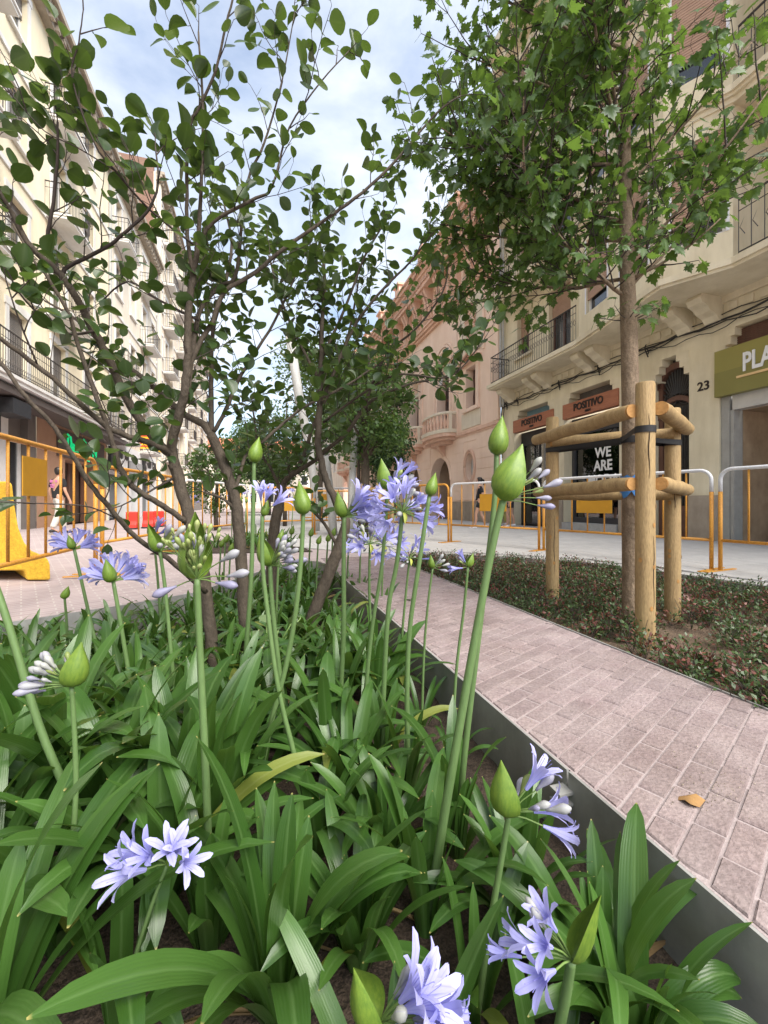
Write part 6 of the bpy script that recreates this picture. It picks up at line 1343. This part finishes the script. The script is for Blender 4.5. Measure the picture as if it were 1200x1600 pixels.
def person(label, loc, rz, h, top, bottom, shoe, stride=.28, arm=.12, long_legs=True, sleeves=True, ponytail=False, heart=False, bag=False):
    """faces local +X; loc on the ground"""
    P = thing('person', label, 'person', loc, rz); k = h/1.72; V = lambda x, y, z: Vector((x, y, z))*k
    pel, wa, ch, nk, hd = V(0, 0, .94), V(0, 0, 1.10), V(.01, 0, 1.34), V(.02, 0, 1.48), V(.03, 0, 1.56); 
    legs = []
    for sgn, fx in ((1, stride), (-1, -stride)):
        hip = V(0, .085*sgn, .90); kn = V(fx*.55+.05, .09*sgn, .50); an = V(fx, .09*sgn, .09 if fx > 0 else .13); toe = V(fx+.16, .10*sgn, .035 if fx > 0 else .04)
        legs.append((hip, kn, an, toe))
    arms = []
    for sgn, fx in ((1, -arm), (-1, arm)):
        sh = V(0, .19*sgn, 1.40); el = V(fx*.6-.02, .24*sgn, 1.13); wr = V(fx+.06, .25*sgn, .90); hnd = V(fx+.09, .245*sgn, .82); arms.append((sh, el, wr, hnd))
    vs = [pel, wa, ch, nk, hd]; ed = [(0, 1), (1, 2), (2, 3), (3, 4)]; rd = [(.14*k, .11*k), (.125*k, .095*k), (.15*k, .10*k), (.055*k, .055*k), (.06*k, .065*k)]
    for hip, kn, an, toe in legs:
        n = len(vs); vs += [hip, (hip+kn)/2, kn, (kn+an)/2+Vector((-.02, 0, .03)), an, toe]; ed += [(0, n)]+[(n+i, n+i+1) for i in range(5)]; rd += [.085*k, .075*k, .052*k, .052*k, .035*k, .03*k]
    for sh, el, wr, hn in arms:
        n = len(vs); vs += [sh, el, wr, hn]; ed += [(2, n), (n, n+1), (n+1, n+2), (n+2, n+3)]; rd += [.05*k, .038*k, .028*k, .03*k]
        for i, (dx, dy) in enumerate(((.02, .0), (.008, .01), (-.004, .012), (-.016, .006))):      # fingers
            m_ = len(vs); vs += [hn+Vector((dx, dy*.6, -.05+.006*abs(i-1)))*k, hn+Vector((dx+.012, dy*.5, -.085+.008*abs(i-1)))*k]; ed += [(n+3, m_), (m_, m_+1)]; rd += [.009*k, .007*k]
        m_ = len(vs); vs += [hn+Vector((.04, 0, -.02))*k]; ed += [(n+2, m_)]; rd += [.009*k]
    skin_mesh('body', vs, ed, rd, skinm, P)
    hb = MB(); c = V(.035, 0, 1.625); nseg = 14
    hb.lathe([(.012, -.115), (.05, -.108), (.068, -.07), (.076, -.02), (.079, .03), (.072, .075), (.045, .105), (.012, .115)], nseg, Matrix.Translation(c) @ Matrix.Diagonal((1.15*k, .95*k, k, 1)))
    hb.add([c+V(.083, -.012, .005), c+V(.083, .012, .005), c+V(.112, 0, -.03), c+V(.085, -.014, -.036), c+V(.085, .014, -.036)], [(0, 1, 2), (0, 2, 3), (1, 4, 2), (3, 2, 4)])
    ho = hb.build('head', skinm, P, True, False)
    for sgn in (-1, 1):
        MB().lathe([(.004, -.012), (.011, 0), (.004, .012)], 6, Matrix.Translation(c+V(.078, .03*sgn, .01)) @ Matrix.Diagonal((.6*k, k, .6*k, 1))).build('eye', hairm, ho, True, False)
        MB().lathe([(.004, -.03), (.014, 0), (.01, .03)], 6, Matrix.Translation(c+V(0, .077*sgn, -.005)) @ Matrix.Diagonal((k, .5*k, k, 1))).build('ear', skinm, ho, True, False)
    MB().box(.078*k, .087*k, -.022*k, .022*k, -.066*k, -.058*k, Matrix.Translation(c)).build('mouth', mat('lips', (.35, .12, .10), None, 5, .5), ho, False, False)
    hr = MB(); hr.lathe([(.05, -.085), (.078, -.05), (.088, .0), (.09, .05), (.08, .09), (.052, .118), (.012, .13)], 14, Matrix.Translation(c+V(-.02, 0, .006)) @ Matrix.Diagonal((1.1*k, 1.0*k, k, 1)))
    hro = hr.build('hair', hairm, P, True, False)
    if ponytail: MB().tube([c+V(-.10, 0, .05), c+V(-.15, 0, .02), c+V(-.165, 0, -.06), c+V(-.15, 0, -.15)], [.025*k, .038*k, .032*k, .008], 8).build('ponytail', hairm, hro, True, False)
    ts = [V(0, 0, .93 if heart else .98), wa, ch, V(.015, 0, 1.44)]; te = [(0, 1), (1, 2), (2, 3)]; tr_ = [(.155*k, .125*k), (.145*k, .115*k), (.165*k, .12*k), (.08*k, .075*k)]
    for sh, el, wr, hn in arms: n = len(ts); ts += [sh]; te += [(2, n)]; tr_ += [.068*k]; 
    if sleeves:
        for i, (sh, el, wr, hn) in enumerate(arms): n = len(ts); ts += [sh+(el-sh)*.75]; te += [(4+i, n)]; tr_ += [.07*k]
    skin_mesh('shirt', ts, te, tr_, top, P, root=1)
    bs = [V(0, 0, 1.0), V(0, 0, .92)]; be = [(0, 1)]; br = [(.142*k, .115*k), (.15*k, .12*k)]
    for hip, kn, an, toe in legs:
        n = len(bs)
        if long_legs: bs += [hip, (hip+kn)/2, kn, (kn+an)/2, an+V(0, 0, .03)]; be += [(1, n)]+[(n+i, n+i+1) for i in range(4)]; br += [.098*k, .095*k, .082*k, .078*k, .07*k]
        else: bs += [hip, hip+(kn-hip)*.55]; be += [(1, n), (n, n+1)]; br += [.10*k, .10*k]
    skin_mesh('trousers' if long_legs else 'shorts', bs, be, br, bottom, P, root=1)
    for hip, kn, an, toe in legs:
        o = MB().tube([an+V(-.06, 0, -.05), an+V(.0, 0, -.035), an+V(.08, 0, -.055), toe+V(.05, 0, -.005)], [.034*k, .045*k, .038*k, .022*k], 8).build('shoe', shoe, P, True, False)
    if heart:
        pm = mat('pink print', (.75, .25, .50), (.60, .18, .42), 30, .8); bk = -.125*k
        for i, y in enumerate((-.105, 0, .105)):
            b = MB(); pts = []
            for q in range(20): a = 2*math.pi*q/20; pts.append((bk-.030*k+abs(y)*.38*k, y*k+.0030*k*16*math.sin(a)**3, 1.375*k+.0030*k*(13*math.cos(a)-5*math.cos(2*a)-2*math.cos(3*a)-math.cos(4*a))))
            cc = (bk-.031*k+abs(y)*.38*k, y*k, 1.375*k); b.v = pts+[cc]; b.f = [(q, (q+1) % 20, 20) for q in range(20)]; b.build('heart_print', pm, P, False, False)
        for z, hw in ((1.29, .10), (1.25, .085), (1.215, .06)):
            b = MB()
            for q in range(7): y = -hw+q*hw/3.5; b.box(bk-.024*k, bk-.02*k, (y)*k, (y+hw/4.6)*k, (z-.012)*k, (z+.012)*k)
            b.build('printed_lettering', pm, P, False, False)
    return P
blackc = mat('black cotton', (.014, .014, .016), (.022, .022, .024), 9, .85); creamc = mat('cream cotton', (.60, .57, .51), (.48, .45, .40), 7, .85, .4, 18)
g0 = gr(91, 834); person('person in a black shirt with pink hearts and cream trousers walking away at left', tuple(g0), R(70), 1.74, blackc, creamc, mat('dark shoe', (.03, .028, .027), None, 5, .6), .2, .06, True, True, False, True)
g1 = gr(750, 826); person('person with a dark ponytail, black top and shorts walking left past the salmon house', tuple(g1), R(172), 1.62, blackc, blackc, MT['white'], .17, .10, False, True, True)
g2 = gr(798, 824); person('person in dark navy shorts beside the first wooden shop sign, mostly hidden by a bud', tuple(g2), R(150), 1.6, mat('grey top', (.2, .2, .22), None, 5, .8), mat('navy shorts', (.035, .04, .06), None, 5, .8), MT['white'], .1, .08, False, True)
g3 = gr(786, 822); person('person in loose yellow green trousers, mostly hidden by the fattest bud', tuple(g3), R(160), 1.55, mat('dark top', (.05, .05, .06), None, 5, .8), mat('yellow print', (.48, .42, .12), (.28, .26, .09), 30, .8), MT['white'], .12, .06, True, True)
# display mannequins in the shop window
mw = mat('white mannequin', (.62, .62, .62), None, 5, .5)
for i, u in enumerate((9.95, 9.35)):
    q = S(*FR.P(u, -.95, 0)[:2]); M_ = thing('mannequin', ('white mannequin at left in the lettered shop window', 'white mannequin at right in the lettered shop window')[i], 'mannequin', (q.x, q.y, .39), R(197))
    for s_ in (-1, 1): MB().tube([(0, .08*s_, .9), (.02, .09*s_, .5), (0, .1*s_, .08), (.1, .11*s_, .02)], [.08, .055, .04, .03], 8).build('leg', mw, M_, True, False)
    MB().lathe([(.13, .88), (.115, 1.08), (.15, 1.3), (.13, 1.42), (.05, 1.47), (.05, 1.52)], 12, Matrix.Diagonal((.75, 1.15, 1, 1))).build('torso', mw if i else blackc, M_, True, False)
    MB().lathe([(.03, 1.5), (.075, 1.58), (.08, 1.66), (.04, 1.74)], 10).build('head', mw, M_, True, False)
MB().box(0, 1, 0, 1, 0, 1)
bb_ = MB(); FR.box(bb_, 8.85, 10.85, -1.5, -.46, .05, .385); bld(bb_, 'display_plinth', MT['concrete'], hR)
bb_ = MB(); FR.box(bb_, 10.35, 10.6, -.40, -.395, .95, 1.25); bld(bb_, 'price_card', MT['wletter'], hR)
bb_ = MB(); FR.box(bb_, 10.45, 10.58, -.40, -.395, .55, .75); bld(bb_, 'price_card', MT['wletter'], hR)
